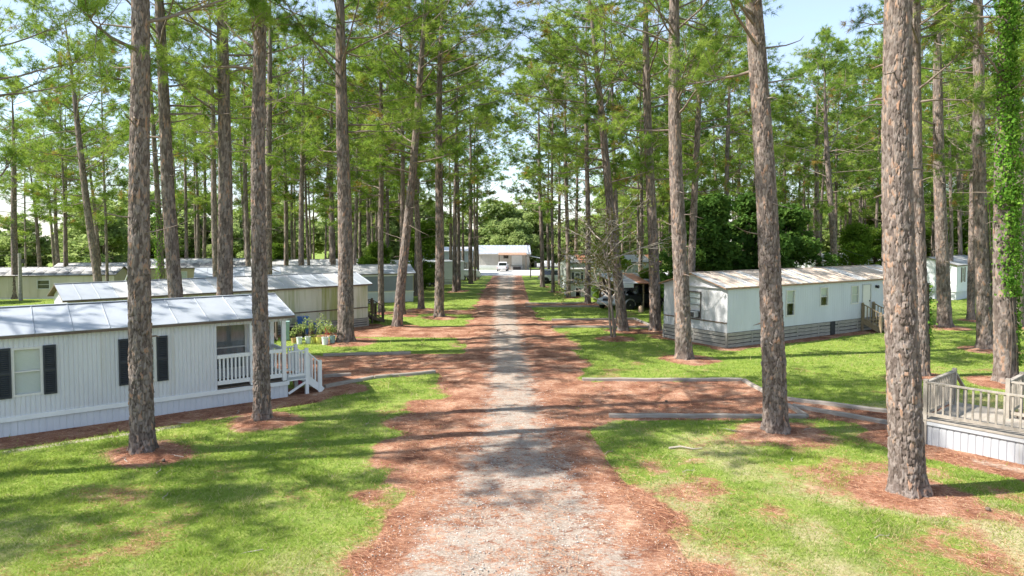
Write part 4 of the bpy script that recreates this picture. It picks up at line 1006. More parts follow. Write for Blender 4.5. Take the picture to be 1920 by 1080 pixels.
# --- 1: ribbed white trailer with shutters and corner porch, left foreground
T1 = Trailer("white ribbed trailer with dark shutters and a corner porch, left foreground", -21.32, 13.17, 37, 17.0, 3.9, 0.54, 2.87, 3.42)
w1 = (9.34, 10.02, 1.10, 2.44); w2 = (12.25, 12.91, 1.10, 2.44); w0 = (5.2, 5.9, 1.10, 2.44)
T1.walls({'front': M['siding_grey']}, {'front': [w0, w1, w2, (14.69, 17.0, 0.54, 2.64)], 'right': [(0.0, 1.5, 0.54, 2.64)]}, 0.116, 0.019)
for w in (w0, w1, w2): T1.window('front', *w, shutters=0.31)
T1.roof(['roof_metal'], 0.92)
T1.skirt_panels(M['white_skirt'], 0.165, 0.12)
MB().box(14.60, 16.99, 1.50, 1.54, 0.56, 2.85).build('porch_back_wall', M['siding_grey'], T1.root)
MB().box(14.60, 14.67, 0.03, 1.50, 0.56, 2.85).build('porch_side_wall', M['siding_grey'], T1.root)
MB().box(14.67, 16.97, 0.03, 1.5, 2.66, 2.70).build('porch_ceiling', M['white'], T1.root)
for i in range(11):
    MB().box(14.70+i*0.205, 14.70+i*0.205+0.195, 0.0, 1.49, 0.565, 0.60).build('porch_floor_plank', M['darkwood'], T1.root)
pw = MB().box(14.95, 15.02, 1.44, 1.50, 0.90, 2.50).box(15.98, 16.05, 1.44, 1.50, 0.90, 2.50).box(15.02, 15.98, 1.44, 1.50, 0.90, 0.96).box(15.02, 15.98, 1.44, 1.50, 2.44, 2.50).box(15.02, 15.98, 1.44, 1.50, 1.66, 1.70).build('porch_window', M['frame'], T1.root)
MB().box(15.02, 15.98, 1.47, 1.478, 0.96, 2.44).build('pane', M['glass'], pw); MB().box(15.02, 15.98, 1.485, 1.495, 0.96, 2.44).build('curtain', M['curtain'], pw)
dr = MB().box(16.22, 16.92, 1.45, 1.495, 0.60, 2.55).build('porch_door', M['white'], T1.root)
MB().box(16.28, 16.32, 1.41, 1.45, 1.45, 1.65).build('door_handle', M['black'], dr)
for x in (15.745, 16.82):
    MB().box(x, x+0.13, -0.012, 0.118, 0.575, 2.66).build('porch_post', M['white'], T1.root)
MB().box(16.85, 16.98, 1.37, 1.49, 0.60, 2.66).build('porch_post', M['white'], T1.root)
for xa, xb, n in ((14.70, 15.74, 8), (15.88, 16.81, 7)):
    ro = MB().box(xa, xb, -0.015, 0.075, 1.56, 1.68).build('porch_railing', M['white'], T1.root); MB().box(xa, xb, 0.0, 0.06, 0.70, 0.83).build('bottom_rail', M['white'], ro)
    bm_ = MB().box(-0.027, 0.027, 0.010, 0.050, 0.83, 1.56).mesh('baluster', M['white'])
    for i in range(n): put('baluster', bm_, ro, (xa+(xb-xa)*(i+0.7)/(n+0.4), 0, 0))
ro = MB().box(16.885, 16.965, 0.118, 1.37, 1.56, 1.68).build('porch_railing', M['white'], T1.root); MB().box(16.90, 16.955, 0.118, 1.37, 0.70, 0.83).build('bottom_rail', M['white'], ro)
# stoop beyond the porch: landing, steps, railings
st = empty('porch_stairs', T1.world(17.0, 0, 0), R(37), "white wooden porch steps with railings at the ribbed trailer's corner", 'stairs')
for i in range(6): MB().box(0.04, 0.74, 0.04+i*0.19, 0.04+i*0.19+0.18, 0.52, 0.56).build('landing_plank', M['white'], st)
for k in range(2): MB().box(0.72+k*0.26, 0.72+k*0.26+0.29, 0.06, 1.16, 0.33-0.19*k, 0.37-0.19*k).build('tread', M['white'], st)
for yy_ in (0.05, 1.14):
    MB().bar((0.72, yy_, 0.48), (1.26, yy_, 0.04), 0.04, 0.20).build('stringer', M['white'], st)
    rail_run(st, (0.03, yy_), (0.68, yy_), 0.56, 0.56, 6, M['white'], 0.11, posts=(False, True))
    rail_run(st, (0.70, yy_), (1.16, yy_), 0.50, 0.08, 4, M['white'], 0.11, posts=(False, True))
MB().bar((0.02, 0.02, 0.10), (0.66, 0.02, 0.44), 0.03, 0.08).build('brace', M['white'], st)
MB().box(0.0, 0.11, 1.05, 1.16, 0.0, 0.52).build('post', M['white'], st)
tub = T1.world(17.9, 1.55, 0)
tb_ = empty('toy_tub', (tub.x, tub.y, 0), 0, "pink plastic tub beside the white porch steps", 'tub')
MB().lathe([(0.16, 0), (0.21, 0.26), (0.225, 0.26), (0.225, 0.29), (0.20, 0.29), (0.16, 0.05)], 16).build('bowl', M['pink'], tb_, smooth=False); MB().tube([(-0.21,0,0.28),(-0.12,0,0.44),(0.12,0,0.44),(0.21,0,0.28)], 0.012, 6).build('handle', M['white'], tb_)

# --- 2: mildewed cream trailer behind it
T2 = Trailer("long mildew-streaked cream trailer with a metal roof, second on the left", -20.45, 31.36, 42, 15.6, 3.9, 0.52, 2.62, 3.22)
dw = (7.9, 8.75, 0.60, 2.45)
T2.walls({'front': M['siding_mildew'], 'left': M['siding_end']}, {'front': [(3.0, 3.7, 1.3, 2.2)]}, 0.41, 0.010, 'groove')
T2.window('front', 3.0, 3.7, 1.3, 2.2)
T2.roof(['roof_metal', 'roof_metal', 'roof_white'], 0.75, 0.12, 0.25)
T2.skirt_boards(4, 2.0, faces=('front', 'right'))
MB().box(9.8, 15.6, -0.05, -0.013, 1.12, 1.18).build('bumper_rail', M['fascia'], T2.root)
d_ = MB().box(7.9, 8.75, -0.05, -0.012, 0.56, 2.45).build('door', M['siding_sage'], T2.root); MB().box(8.60, 8.66, -0.09, -0.05, 1.4, 1.46).build('door_knob', M['steel'], d_)
MB().box(7.82, 7.9, -0.06, -0.012, 0.56, 2.52).box(8.75, 8.83, -0.06, -0.012, 0.56, 2.52).box(7.9, 8.75, -0.06, -0.012, 2.45, 2.52).build('door_frame', M['cream'], T2.root)
MB().box(9.05, 9.17, -0.12, -0.012, 2.12, 2.22).build('porch_light', M['white'], T2.root)
def wood_steps(label, o, ang, rise, w, mat, nst=3, group=None, land=0.9, name='wooden_steps'):
    s_ = empty(name, o, ang, label, 'stairs', group)
    for i in range(int(land/0.15)): MB().box(0.0, w, -(i+1)*0.15+0.006, -i*0.15, rise-0.04, rise).build('landing_plank', mat, s_)
    for k in range(nst): MB().box(0.02, w-0.02, -land-0.27*(k+1), -land-0.27*k+0.03, rise*(1-(k+1)/(nst+1))-0.04, rise*(1-(k+1)/(nst+1))).build('tread', mat, s_)
    for xx in (0.05, w-0.05):
        MB().bar((xx, -land, rise-0.14), (xx, -land-0.27*nst-0.1, 0.05), 0.045, 0.20).build('stringer', mat, s_)
        rail_run(s_, (xx, -0.05), (xx, -land), rise, rise, max(2, int(land/0.2)), mat, 0.09)
        rail_run(s_, (xx, -land), (xx, -land-0.27*nst), rise-0.02, 0.06, nst+1, mat, 0.09, posts=(False, True))
    return s_
wood_steps("dark wooden landing with steps at the mildewed trailer's door", T2.world(7.7, -0.07, 0), R(42), 0.55, 1.3, M['darkwood'], 3, land=1.2)
wood_steps("brown steps with handrail at the mildewed trailer's right end", T2.world(15.66, 0.75, 0), R(132), 0.55, 1.0, M['darkwood'], 3, land=0.7)

# --- 3: grey-ended trailer
T3 = Trailer("trailer with slate grey siding at its end, third on the left", -23.7, 51.2, 22, 16.6, 4.0, 0.85, 2.42, 3.05)
T3.walls({'front': M['siding_beige'], 'left': M['siding_end'], 'right': M['siding_slate']}, {'front': [(8.9, 9.6, 1.45, 2.15)]}, 0.5, 0.008, 'groove')
MB().box(10.0, 16.55, -0.03, -0.006, 0.95, 2.16).build('grey_panel', M['siding_slate'], T3.root)
MB().box(10.0, 16.62, -0.035, -0.006, 2.17, 2.40).build('white_band', M['white'], T3.root)
T3.window('front', 8.9, 9.6, 1.45, 2.15, back='curtain'); T3.roof(['roof_white', 'roof_metal'], 0.9, 0.12, 0.2); T3.skirt_panels(M['white_skirt'], 0.4, 0.06)

# --- far left trailers
def far_trailer(label, ox, oy, ang, L, W, sk, ev, rg, wall, roof, wins=(), skm='white_skirt', pw=1.2, lap=0.0, endm=None, group="single-wide mobile homes", endwins=(), dz=0.0):
    t = Trailer(label, ox, oy, ang, L, W, sk, ev, rg, group=group); t.root.location.z += dz
    t.walls({'front': M[wall], 'left': M[endm or wall], 'right': M[endm or wall]}, {'front': [w[:4] for w in wins], 'left': [w[:4] for w in endwins]}, 0 if lap else 0.6, 0 if lap else 0.008, 'groove', lap)
    for w in wins: t.window('front', *w[:4], back=w[4] if len(w) > 4 else 'blind', shutters=w[5] if len(w) > 5 else 0.0)
    for w in endwins: t.window('left', *w[:4])
    t.roof(roof, pw, 0.12, 0.2); t.skirt_panels(M[skm], 0.3, 0.05); return t
far_trailer("beige trailer with black mould on its roof, far left", -47.2, 59.0, 12, 11.6, 4.0, 0.6, 2.65, 3.25, 'siding_beige', ['roof_stain'], [(5.4, 6.4, 1.4, 2.2, None)], pw=1.0, dz=-0.55)
far_trailer("trailer showing only its dark-stained roof behind the beige one, far left", -48.0, 71.0, 10, 14.0, 4.2, 0.6, 2.7, 3.3, 'siding_beige', ['roof_stain'], [(3, 3.8, 1.3, 2.2)], dz=-0.55)
far_trailer("tan trailer right of the mould-stained roof, far left", -36.4, 66.5, 10, 11.0, 4.2, 0.6, 2.7, 3.5, 'siding_tan', ['roof_stain'], [(3.6, 4.4, 1.5, 2.3)], dz=-0.2)
far_trailer("trailer with a pale roof glimpsed behind the third trailer", -30.5, 74.0, 14, 15.0, 4.2, 0.6, 2.7, 3.25, 'siding_beige', ['roof_white'], [(4, 4.8, 1.4, 2.2)], dz=-0.25)
far_trailer("low white trailer behind the third trailer's right end", -18.5, 78.0, 20, 12.0, 4.2, 0.6, 2.6, 3.15, 'siding_white', ['roof_white', 'roof_metal'], [(8.5, 9.3, 1.4, 2.3, 'curtain')], dz=-0.3)

# --- right: pale blue-white trailer with board skirting
TR = Trailer("pale blue-white trailer with board skirting and a rust-tinged roof, right", 10.61, 33.5, 32, 16.6, 4.35, 0.75, 3.02, 3.62)
rw = [(4.55, 5.25, 1.29, 2.66), (7.49, 8.20, 1.66, 2.68), (10.41, 11.14, 1.63, 2.66)]
ew = (1.65, 2.65, 1.31, 2.66)
TR.walls({'front': M['siding_blue'], 'left': M['siding_end']}, {'front': rw + [(11.52, 12.40, 0.78, 2.72)], 'left': [ew]}, 0.205, 0.007, 'groove')
TR.window('front', *rw[0], back='blind', bz=0.5); TR.window('front', *rw[1], back='blind', bz=0.5); TR.window('front', *rw[2], back='blind')
TR.window('left', *ew, frame='frame_dark', back='blind', bz=0.22, sash=False, muntins=3)
d_ = MB().box(11.57, 12.35, 0.01, 0.05, 0.78, 2.66).build('door', M['door'], TR.root); MB().lathe([(0.03,0),(0.04,-0.03),(0.03,-0.06)], 10, (12.27,0.01,1.72), 'y').build('door_knob', M['black'], d_)
MB().box(11.50, 11.57, -0.03, 0.06, 0.78, 2.72).box(12.35, 12.42, -0.03, 0.06, 0.78, 2.72).box(11.57, 12.35, -0.03, 0.06, 2.66, 2.72).build('door_frame', M['siding_end'], TR.root)
li = MB().box(12.84, 12.96, -0.03, -0.002, 2.46, 2.62).build('wall_light', M['black'], TR.root); MB().lathe([(0.05,0),(0.09,-0.06),(0.10,-0.14),(0.03,-0.14)], 12, (12.90,-0.03,2.53), 'y').build('lamp_shade', M['black'], li)
TR.roof(['roof_rust', 'roof_white', 'roof_rust', 'roof_rust'], 0.46, 0.10, 0.30, 'fascia_rust', 0.035)
TR.skirt_boards(4, 1.9, faces=('front', 'left'), gaps=((8.5, 8.5),))
MB().box(8.45, 8.88, -0.045, -0.024, -0.05, 0.74).build('skirt_opening', M['black'], TR.root)
MB().box(-0.035, -0.003, 0.02, 4.33, 1.20, 1.26).build('end_trim', M['fascia'], TR.root)
gb = MB(); gb.poly([(-0.035,-0.10,2.98),(-0.035,4.45,2.98),(-0.035,2.175,3.60),(-0.010,-0.10,2.98),(-0.010,4.45,2.98),(-0.010,2.175,3.60)], [(0,2,1),(3,4,5),(0,1,4,3),(1,2,5,4),(2,0,3,5)]).build('gable_panel', M['siding_end'], TR.root)
MB().box(-0.12, -0.02, -0.12, 4.47, 2.93, 2.985).build('gable_trim', M['siding_end'], TR.root)
ac_o = TR.world(-0.005, 2.16, 1.345)
ac = empty('air_conditioner', ac_o, R(32-90), "small window air conditioner in the pale blue trailer's gable window", 'air conditioner')
MB().box(-0.30, 0.30, -0.30, 0.0, 0.0, 0.30).build('housing', M['siding_end'], ac, bevel=0.01); g_ = MB().box(-0.27, 0.27, -0.315, -0.302, 0.03, 0.27).build('grille', M['black'], ac)
for k in range(7): MB().box(-0.27, 0.27, -0.322, -0.316, 0.05+k*0.03, 0.06+k*0.03).build('grille_slat', M['frame_dark'], g_)
ws = empty('wooden_steps', TR.world(11.45, -0.03, 0), R(32), "brown wooden steps with slatted railings at the pale blue trailer's door", 'stairs')
for k in range(4): MB().box(0.06, 1.06, -0.62-0.25*(k-1), -0.62-0.25*(k-1)+0.27, 0.66-0.16*k-0.04, 0.66-0.16*k).build('tread', M['stepwood'], ws)
for xx in (0.0, 1.10):
    MB().bar((xx, -0.05, 0.58), (xx, -1.18, 0.06), 0.045, 0.20).build('stringer', M['stepwood'], ws)
    rail_run(ws, (xx, -0.06), (xx, -1.15), 0.60, 0.12, 6, M['stepwood'], 0.10, pz=-0.05)

# --- right edge: white lap-sided trailer and one behind the thicket
far_trailer("white lap-sided trailer with brown shutters, far right", 38.3, 58.7, 40, 9.0, 4.4, 0.75, 3.05, 3.65, 'siding_white', ['roof_white', 'roof_metal'], [(1.3, 1.85, 1.55, 2.75, 'blind')], lap=0.13)
for x in (1.05, 1.93):
    p = (x, -0.045, 1.5)
    MB().box(0, 0.17, 0, 0.025, 0, 1.3).build('shutter', M['fascia_rust'] if False else M['fascia'], bpy.data.objects[[o.name for o in bpy.data.objects if o.get('label','').startswith('white lap-sided')][0]], p)
far_trailer("white trailer half hidden behind the thicket, right", 33.0, 74.0, 12, 12.5, 4.4, 0.7, 3.0, 3.75, 'siding_white', ['roof_white'], [(6.5, 7.3, 1.5, 2.5), (9.3, 10.1, 1.5, 2.5)])
far_trailer("pale trailer with a rusty red roof beyond the pale shed", 6.2, 72.0, 12, 10.0, 4.0, 0.7, 2.9, 3.6, 'siding_sage', ['roof_brown', 'roof_white'], [(1.2, 2.0, 1.5, 2.4), (3.8, 4.6, 1.5, 2.4)])

# ---------------------------------------------------------------- wooden deck, right foreground
dk = empty('wooden_deck', (11.03, 18.03, 0), R(-49), "weathered wooden deck with railings over white skirting, right foreground", 'deck')
B = wall_sheet(4.6, -0.12, 0.545, [], 0.165, 0.013, 'groove'); B.build('skirting', M['deck_skirt'], dk)
B = wall_sheet(1.9, -0.12, 0.545, [], 0.165, 0.013, 'groove'); B.build('skirting', M['deck_skirt'], dk, (0, 1.9, 0), (0,0,-math.pi/2))
MB().box(-0.03, 4.6, -0.04, 0.02, 0.545, 0.655).box(-0.03, 0.02, 0.02, 1.92, 0.545, 0.655).build('skirt_trim', M['deck_skirt'], dk)
rg = random.Random(4)
for i in range(14):
    MB().box(-0.05, 4.6, 0, 0.132, 0, 0.035).build('deck_plank', M['deckwood'], dk, (rg.uniform(-0.02, 0.02), -0.06+i*0.140, 0.660+rg.uniform(-0.002, 0.002)))
for i in range(6): MB().box(-0.02, 1.36, 0, 0.132, 0, 0.035).build('deck_plank', M['deckwood'], dk, (0, 1.90+i*0.140, 0.660))
MB().box(-0.02, 0.03, 1.95, 2.72, 0.48, 0.655).box(1.32, 1.36, 1.95, 2.72, 0.48, 0.655).build('deck_joist', M['deckwood'], dk)
def deck_rail(a, b, n, posts=(True, True), z0=0.695, z1=0.695): return rail_run(dk, a, b, z0, z1, n, M['deckwood'], 0.10, tops=(0.10, 0.04), posts=posts)
deck_rail((0.0, 0.0), (4.5, 0.0), 27); deck_rail((0.0, 0.06), (0.0, 2.3), 13, (False, True)); deck_rail((1.42, 1.72), (1.42, 3.1), 8); deck_rail((1.42, 1.75), (4.5, 1.75), 16, (False, True))
for k in range(3): MB().box(0.05, 1.36, 2.72+k*0.26, 3.0+k*0.26, 0.45-0.17*k, 0.49-0.17*k).build('tread', M['deckwood'], dk)
MB().bar((0.0, 2.35, 1.62), (0.0, 3.35, 0.95), 0.09, 0.045).build('handrail', M['deckwood'], dk); MB().box(-0.045, 0.045, 3.3, 3.39, 0.0, 1.0).build('post', M['deckwood'], dk)
MB().box(1.37, 1.47, 3.05, 3.15, 0.0, 0.7).build('post', M['deckwood'], dk)

# ---------------------------------------------------------------- landscape timbers
TI = [((-6.85,24.75),(-5.4,26.35),"pale border timber running out from the porch steps"),((-5.35,26.4),(-3.1,27.4),"grey border timber along the front edge of the left drive"),
 ((-8.7,31.25),(-4.75,31.85),"border timber between the left drive and the lawn behind"),((-7.4,26.6),(-6.4,26.9),"short white board lying beside the porch steps"),
 ((2.69,25.95),(8.78,25.9),"long border timber at the back of the right straw bed"),((8.84,25.8),(8.95,23.5),"border timber closing the right end of the straw bed"),
 ((2.98,20.75),(9.0,20.72),"long border timber at the front of the right straw bed"),((9.05,20.75),(9.02,22.06),"short border timber behind the leaning scaly pine"),
 ((9.2,22.95),(12.3,20.95),"rear timber of the straw path leading to the deck"),((9.15,22.0),(11.15,19.95),"front timber of the straw path leading to the deck"),
 ((2.6,44.4),(8.1,44.95),"back timber of the sandy bed behind the bare tree"),((8.15,44.9),(8.5,41.5),"right end timber of the sandy bed behind the bare tree"),((2.4,41.0),(8.9,40.8),"front timber of the sandy bed behind the bare tree"),
 ((1.1,55.4),(7.3,55.5),"back timber of the far straw bed by the pale shed"),((1.05,52.6),(7.2,52.95),"front timber of the far straw bed by the pale shed")]
for a, b, lab in TI:
    d = Vector((b[0]-a[0], b[1]-a[1])); L_ = d.length; n = max(2, int(L_/0.5)); mb = MB(); zc = gzf(*a)
    P = []; F = []
    for i in range(n+1):
        t = i/n; x = a[0]+d.x*t; y = a[1]+d.y*t; zz = gzf(x, y) - zc; wv = 0.012*math.sin(i*1.7+a[0]); c = 0.025
        for (yy_, hh_) in ((-0.075,-0.06),(0.075,-0.06),(0.075,0.115-c),(0.075-c,0.115),(-0.075+c,0.115),(-0.075,0.115-c)): P.append((L_*t, yy_+wv, zz+hh_+0.4*wv))
    for i in range(n):
        for k in range(6): q = i*6; F.append((q+k, q+(k+1) % 6, q+6+(k+1) % 6, q+6+k))
    F.append((5,4,3,2,1,0)); F.append(tuple(n*6+k for k in range(6)))
    o = mb.poly(P, F).build('border_timber', M['timber'], None, (a[0], a[1], zc), (0, 0, math.atan2(d.y, d.x)))
    tag(o, lab, 'timber', "timbers edging the straw beds")
# ---------------------------------------------------------------- far buildings
def building(name, label, cat, loc, rz): return empty(name, loc, rz, label, cat)
# beige metal building with awning at the end of the road; front faces the camera
mbz = float(slope_z(141.0))
mb_ = building('metal_building', "beige metal building with a loading door and awning at the road's end", 'building', (-7.0, 140.0, mbz), R(1.5))
Lb, Wb, ev, rg_ = 10.6, 9.0, 3.5, 5.0
fo = [(5.3, 6.2, 2.45, 3.2), (6.9, 9.1, 0.95, 3.2)]
wall_sheet(Lb, -0.2, ev, fo, 0.3, 0.03, 'wave').build('wall', M['cream'], mb_)
for loc, rz in (((0, Wb, 0), -math.pi/2), ((Lb, 0, 0), math.pi/2)):
    wall_sheet(Wb, -0.2, lambda x: ev + (rg_-ev)*(1-abs(x-Wb/2)/(Wb/2)), [], 0.3, 0.03, 'wave').build('wall', M['cream'], mb_, loc, (0,0,rz))
wall_sheet(Lb, -0.2, ev, [], 0.3, 0.03, 'wave').build('wall', M['cream'], mb_, (Lb, Wb, 0), (0,0,math.pi))
rf = MB()
for sg in (0, 1):
    n = 36
    for i in range(n):
        x0 = -0.3+(Lb+0.6)*i/n; x1 = x0+(Lb+0.6)/n; h_ = 0.035 if i % 2 else 0.0
        ya, yb = (-0.4, Wb/2) if sg == 0 else (Wb+0.4, Wb/2); za = ev-0.13
        rf.poly([(x0,ya,za+h_),(x1,ya,za+h_),(x1,yb,rg_+0.02+h_),(x0,yb,rg_+0.02+h_)], [(0,1,2,3) if sg == 0 else (3,2,1,0)])
rfo = rf.build('roof', M['roof_metal'], mb_); MB().box(-0.3, Lb+0.3, -0.45, -0.41, ev-0.35, ev-0.12).build('gutter', M['cream'], rfo)
w = MB().box(5.25, 5.33, -0.06, 0.05, 2.4, 3.25).box(6.17, 6.25, -0.06, 0.05, 2.4, 3.25).box(5.33, 6.17, -0.06, 0.05, 2.4, 2.48).box(5.33, 6.17, -0.06, 0.05, 3.17, 3.25).build('window', M['frame_dark'], mb_)
MB().box(5.33, 6.17, 0.0, 0.01, 2.48, 3.17).build('pane', M['glass'], w); MB().box(5.3, 6.2, 0.3, 0.32, 2.4, 3.25).build('room_backing', M['room'], w)
rd = MB().box(6.9, 9.1, 0.03, 0.06, 0.95, 3.2).build('roller_door', M['white'], mb_)
for k in range(7): MB().box(6.92, 9.08, 0.005, 0.03, 1.0+k*0.31, 1.29+k*0.31).build('door_slat', M['white'], rd)
MB().box(6.8, 9.2, -0.9, -0.05, -0.2, 0.85).build('loading_dock', M['concrete'], mb_); MB().box(7.2, 8.8, -0.93, -0.91, 0.1, 0.75).build('dock_bumper', M['frame_dark'], mb_)
MB().box(-0.1, 4.0, -0.25, -0.03, -0.2, 1.0).build('base_wall', M['white'], mb_); MB().box(4.0, 5.6, -0.30, -0.03, -0.2, 1.0).build('base_wall', M['siding_white'], mb_)
aw = MB().poly([(4.2,-3.0,3.25),(9.9,-3.0,3.25),(9.9,-0.03,3.62),(4.2,-0.03,3.62),(4.2,-3.0,3.13),(9.9,-3.0,3.13),(9.9,-0.03,3.50),(4.2,-0.03,3.50)], [(0,1,2,3),(7,6,5,4),(0,4,5,1),(1,5,6,2),(2,6,7,3),(3,7,4,0)]).build('awning', M['fascia_rust'], mb_)
for x in (4.35, 9.75): MB().box(x-0.08, x+0.08, -2.95, -2.79, -0.2, 3.14).build('awning_post', M['fascia'], aw)
MB().poly([(Lb,1,2.9),(Lb+3.0,1,2.3),(Lb+3.0,6,2.3),(Lb,6,2.9),(Lb,1,2.8),(Lb+3.0,1,2.2),(Lb+3.0,6,2.2),(Lb,6,2.8)], [(0,1,2,3),(7,6,5,4),(0,4,5,1),(1,5,6,2),(2,6,7,3),(3,7,4,0)]).build('side_awning', M['roof_white'], mb_)
for y in (1.1, 5.9): MB().box(Lb+2.85, Lb+2.97, y-0.06, y+0.06, -0.2, 2.25).build('awning_post', M['fascia'], mb_)
# blue-grey and cream warehouse on the left
wz = float(slope_z(109.0))
wh = building('warehouse', "two-tone warehouse, blue-grey above and cream below, left of the metal building", 'building', (-15.5, 112.0, wz), R(2))
wo = [(7.35, 7.95, 1.15, 1.75)]
wall_sheet(8.9, -0.2, 2.05, wo, 0.4, 0.02, 'wave').build('wall', M['cream'], wh); wall_sheet(8.9, 2.05, 3.95, [], 0.4, 0.02, 'wave').build('upper_wall', M['bluegrey'], wh, (0, -0.04, 0))
for loc, rz in (((0, 8, 0), -math.pi/2), ((8.9, 0, 0), math.pi/2)):
    wall_sheet(8, -0.2, 2.05, [], 0.4, 0.02, 'wave').build('wall', M['cream'], wh, loc, (0,0,rz)); wall_sheet(8, 2.05, lambda x: 3.95+0.5*(1-abs(x-4)/4), [], 0.4, 0.02, 'wave').build('upper_wall', M['bluegrey'], wh, loc, (0,0,rz))
wall_sheet(8.9, -0.2, 3.95, [], 0.4, 0.02, 'wave').build('wall', M['cream'], wh, (8.9, 8, 0), (0,0,math.pi))
MB().poly([(-0.3,-0.4,3.90),(9.2,-0.4,3.90),(9.2,4,4.5),(-0.3,4,4.5),(9.2,8.4,3.90),(-0.3,8.4,3.90),(-0.3,-0.4,3.78),(9.2,-0.4,3.78),(9.2,8.4,3.78),(-0.3,8.4,3.78)], [(0,1,2,3),(3,2,4,5),(6,7,1,0),(8,9,5,4),(1,7,8,4,2),(0,3,5,9,6),(9,8,7,6)]).build('roof', M['roof_white'], wh)
w = MB().box(7.3, 7.38, -0.08, 0.05, 1.1, 1.8).box(7.92, 8.0, -0.08, 0.05, 1.1, 1.8).box(7.38, 7.92, -0.08, 0.05, 1.1, 1.18).box(7.38, 7.92, -0.08, 0.05, 1.72, 1.8).build('window', M['frame_dark'], wh)
MB().box(7.38, 7.92, 0, 0.01, 1.18, 1.72).build('pane', M['glass'], w); MB().box(7.38, 7.92, 0.06, 0.07, 1.18, 1.72).build('blind', M['blind'], w)
for x in (0.3, 8.6): MB().box(x-0.05, x+0.05, -0.14, -0.07, 0, 3.78).build('downpipe', M['white'], wh)

# ---------------------------------------------------------------- vehicles
def wheel_mesh():
    t = MB().lathe([(0.20, -0.10), (0.31, -0.10), (0.345, -0.06), (0.345, 0.06), (0.31, 0.10), (0.20, 0.10)], 20, axis='y').mesh('tyre', M['rubber'])
    r_ = MB().lathe([(0.05, -0.108), (0.12, -0.098), (0.19, -0.104), (0.205, -0.09), (0.205, 0.09), (0.05, 0.108)], 14, axis='y').mesh('rim', M['steel']); return t, r_
TYRE, RIM = wheel_mesh()
def loft(prof, w0, w1, zt0, zt1):
    """side outline (x,z) lofted over the width with tumblehome and rounded flanks"""
    B = MB(); n = len(prof); st = []
    for s in (-1.0, -0.93, 0.93, 1.0):
        row = []
        for x, z in prof:
            f = min(1, max(0, (z-zt0)/(zt1-zt0))); w = w0 + (w1-w0)*f; k = 1.0 if abs(s) < 0.95 else 0.0
            cx = sum(p[0] for p in prof)/n; cz = sum(p[1] for p in prof)/n; sh = 1.0 if abs(s) < 0.95 else 0.965
            row.append((cx+(x-cx)*sh, s*w/2, cz+(z-cz)*sh))
        st.append(row)
    P = [p for r_ in st for p in r_]; F = [tuple(range(n-1, -1, -1)), tuple(range(3*n, 4*n))]
    for j in range(3):
        for i in range(n): k = (i+1) % n; F.append((j*n+i, j*n+k, (j+1)*n+k, (j+1)*n+i))
    return B.poly(P, F)
def side_glass(pts, w, side, root, nm='window'):
    """polygon (x,z) on the car flank at half width w(z)"""
    B = MB(); P = [(x, side*(w(z)+0.004), z) for x, z in pts] + [(x, side*(w(z)-0.02), z) for x, z in pts]; n = len(pts)
    F = [tuple(range(n)), tuple(range(2*n-1, n-1, -1))] + [(i, i+n, (i+1) % n+n, (i+1) % n) for i in range(n)]
    return B.poly(P, F).build(nm, M['car_glass'], root)
def cross_glass(x0, z0, x1, z1, wa, wb, root, nm='window'):
    d = Vector((x1-x0, 0, z1-z0)).normalized(); nn = Vector((-d.z, 0, d.x))*(0.012)
    P = [Vector((x0,-wa,z0)), Vector((x0,wa,z0)), Vector((x1,wb,z1)), Vector((x1,-wb,z1))]
    return MB().poly([p+nn for p in P]+[p-nn for p in P], [(0,1,2,3),(7,6,5,4),(0,4,5,1),(1,5,6,2),(2,6,7,3),(3,7,4,0)]).build(nm, M['car_glass'], root)
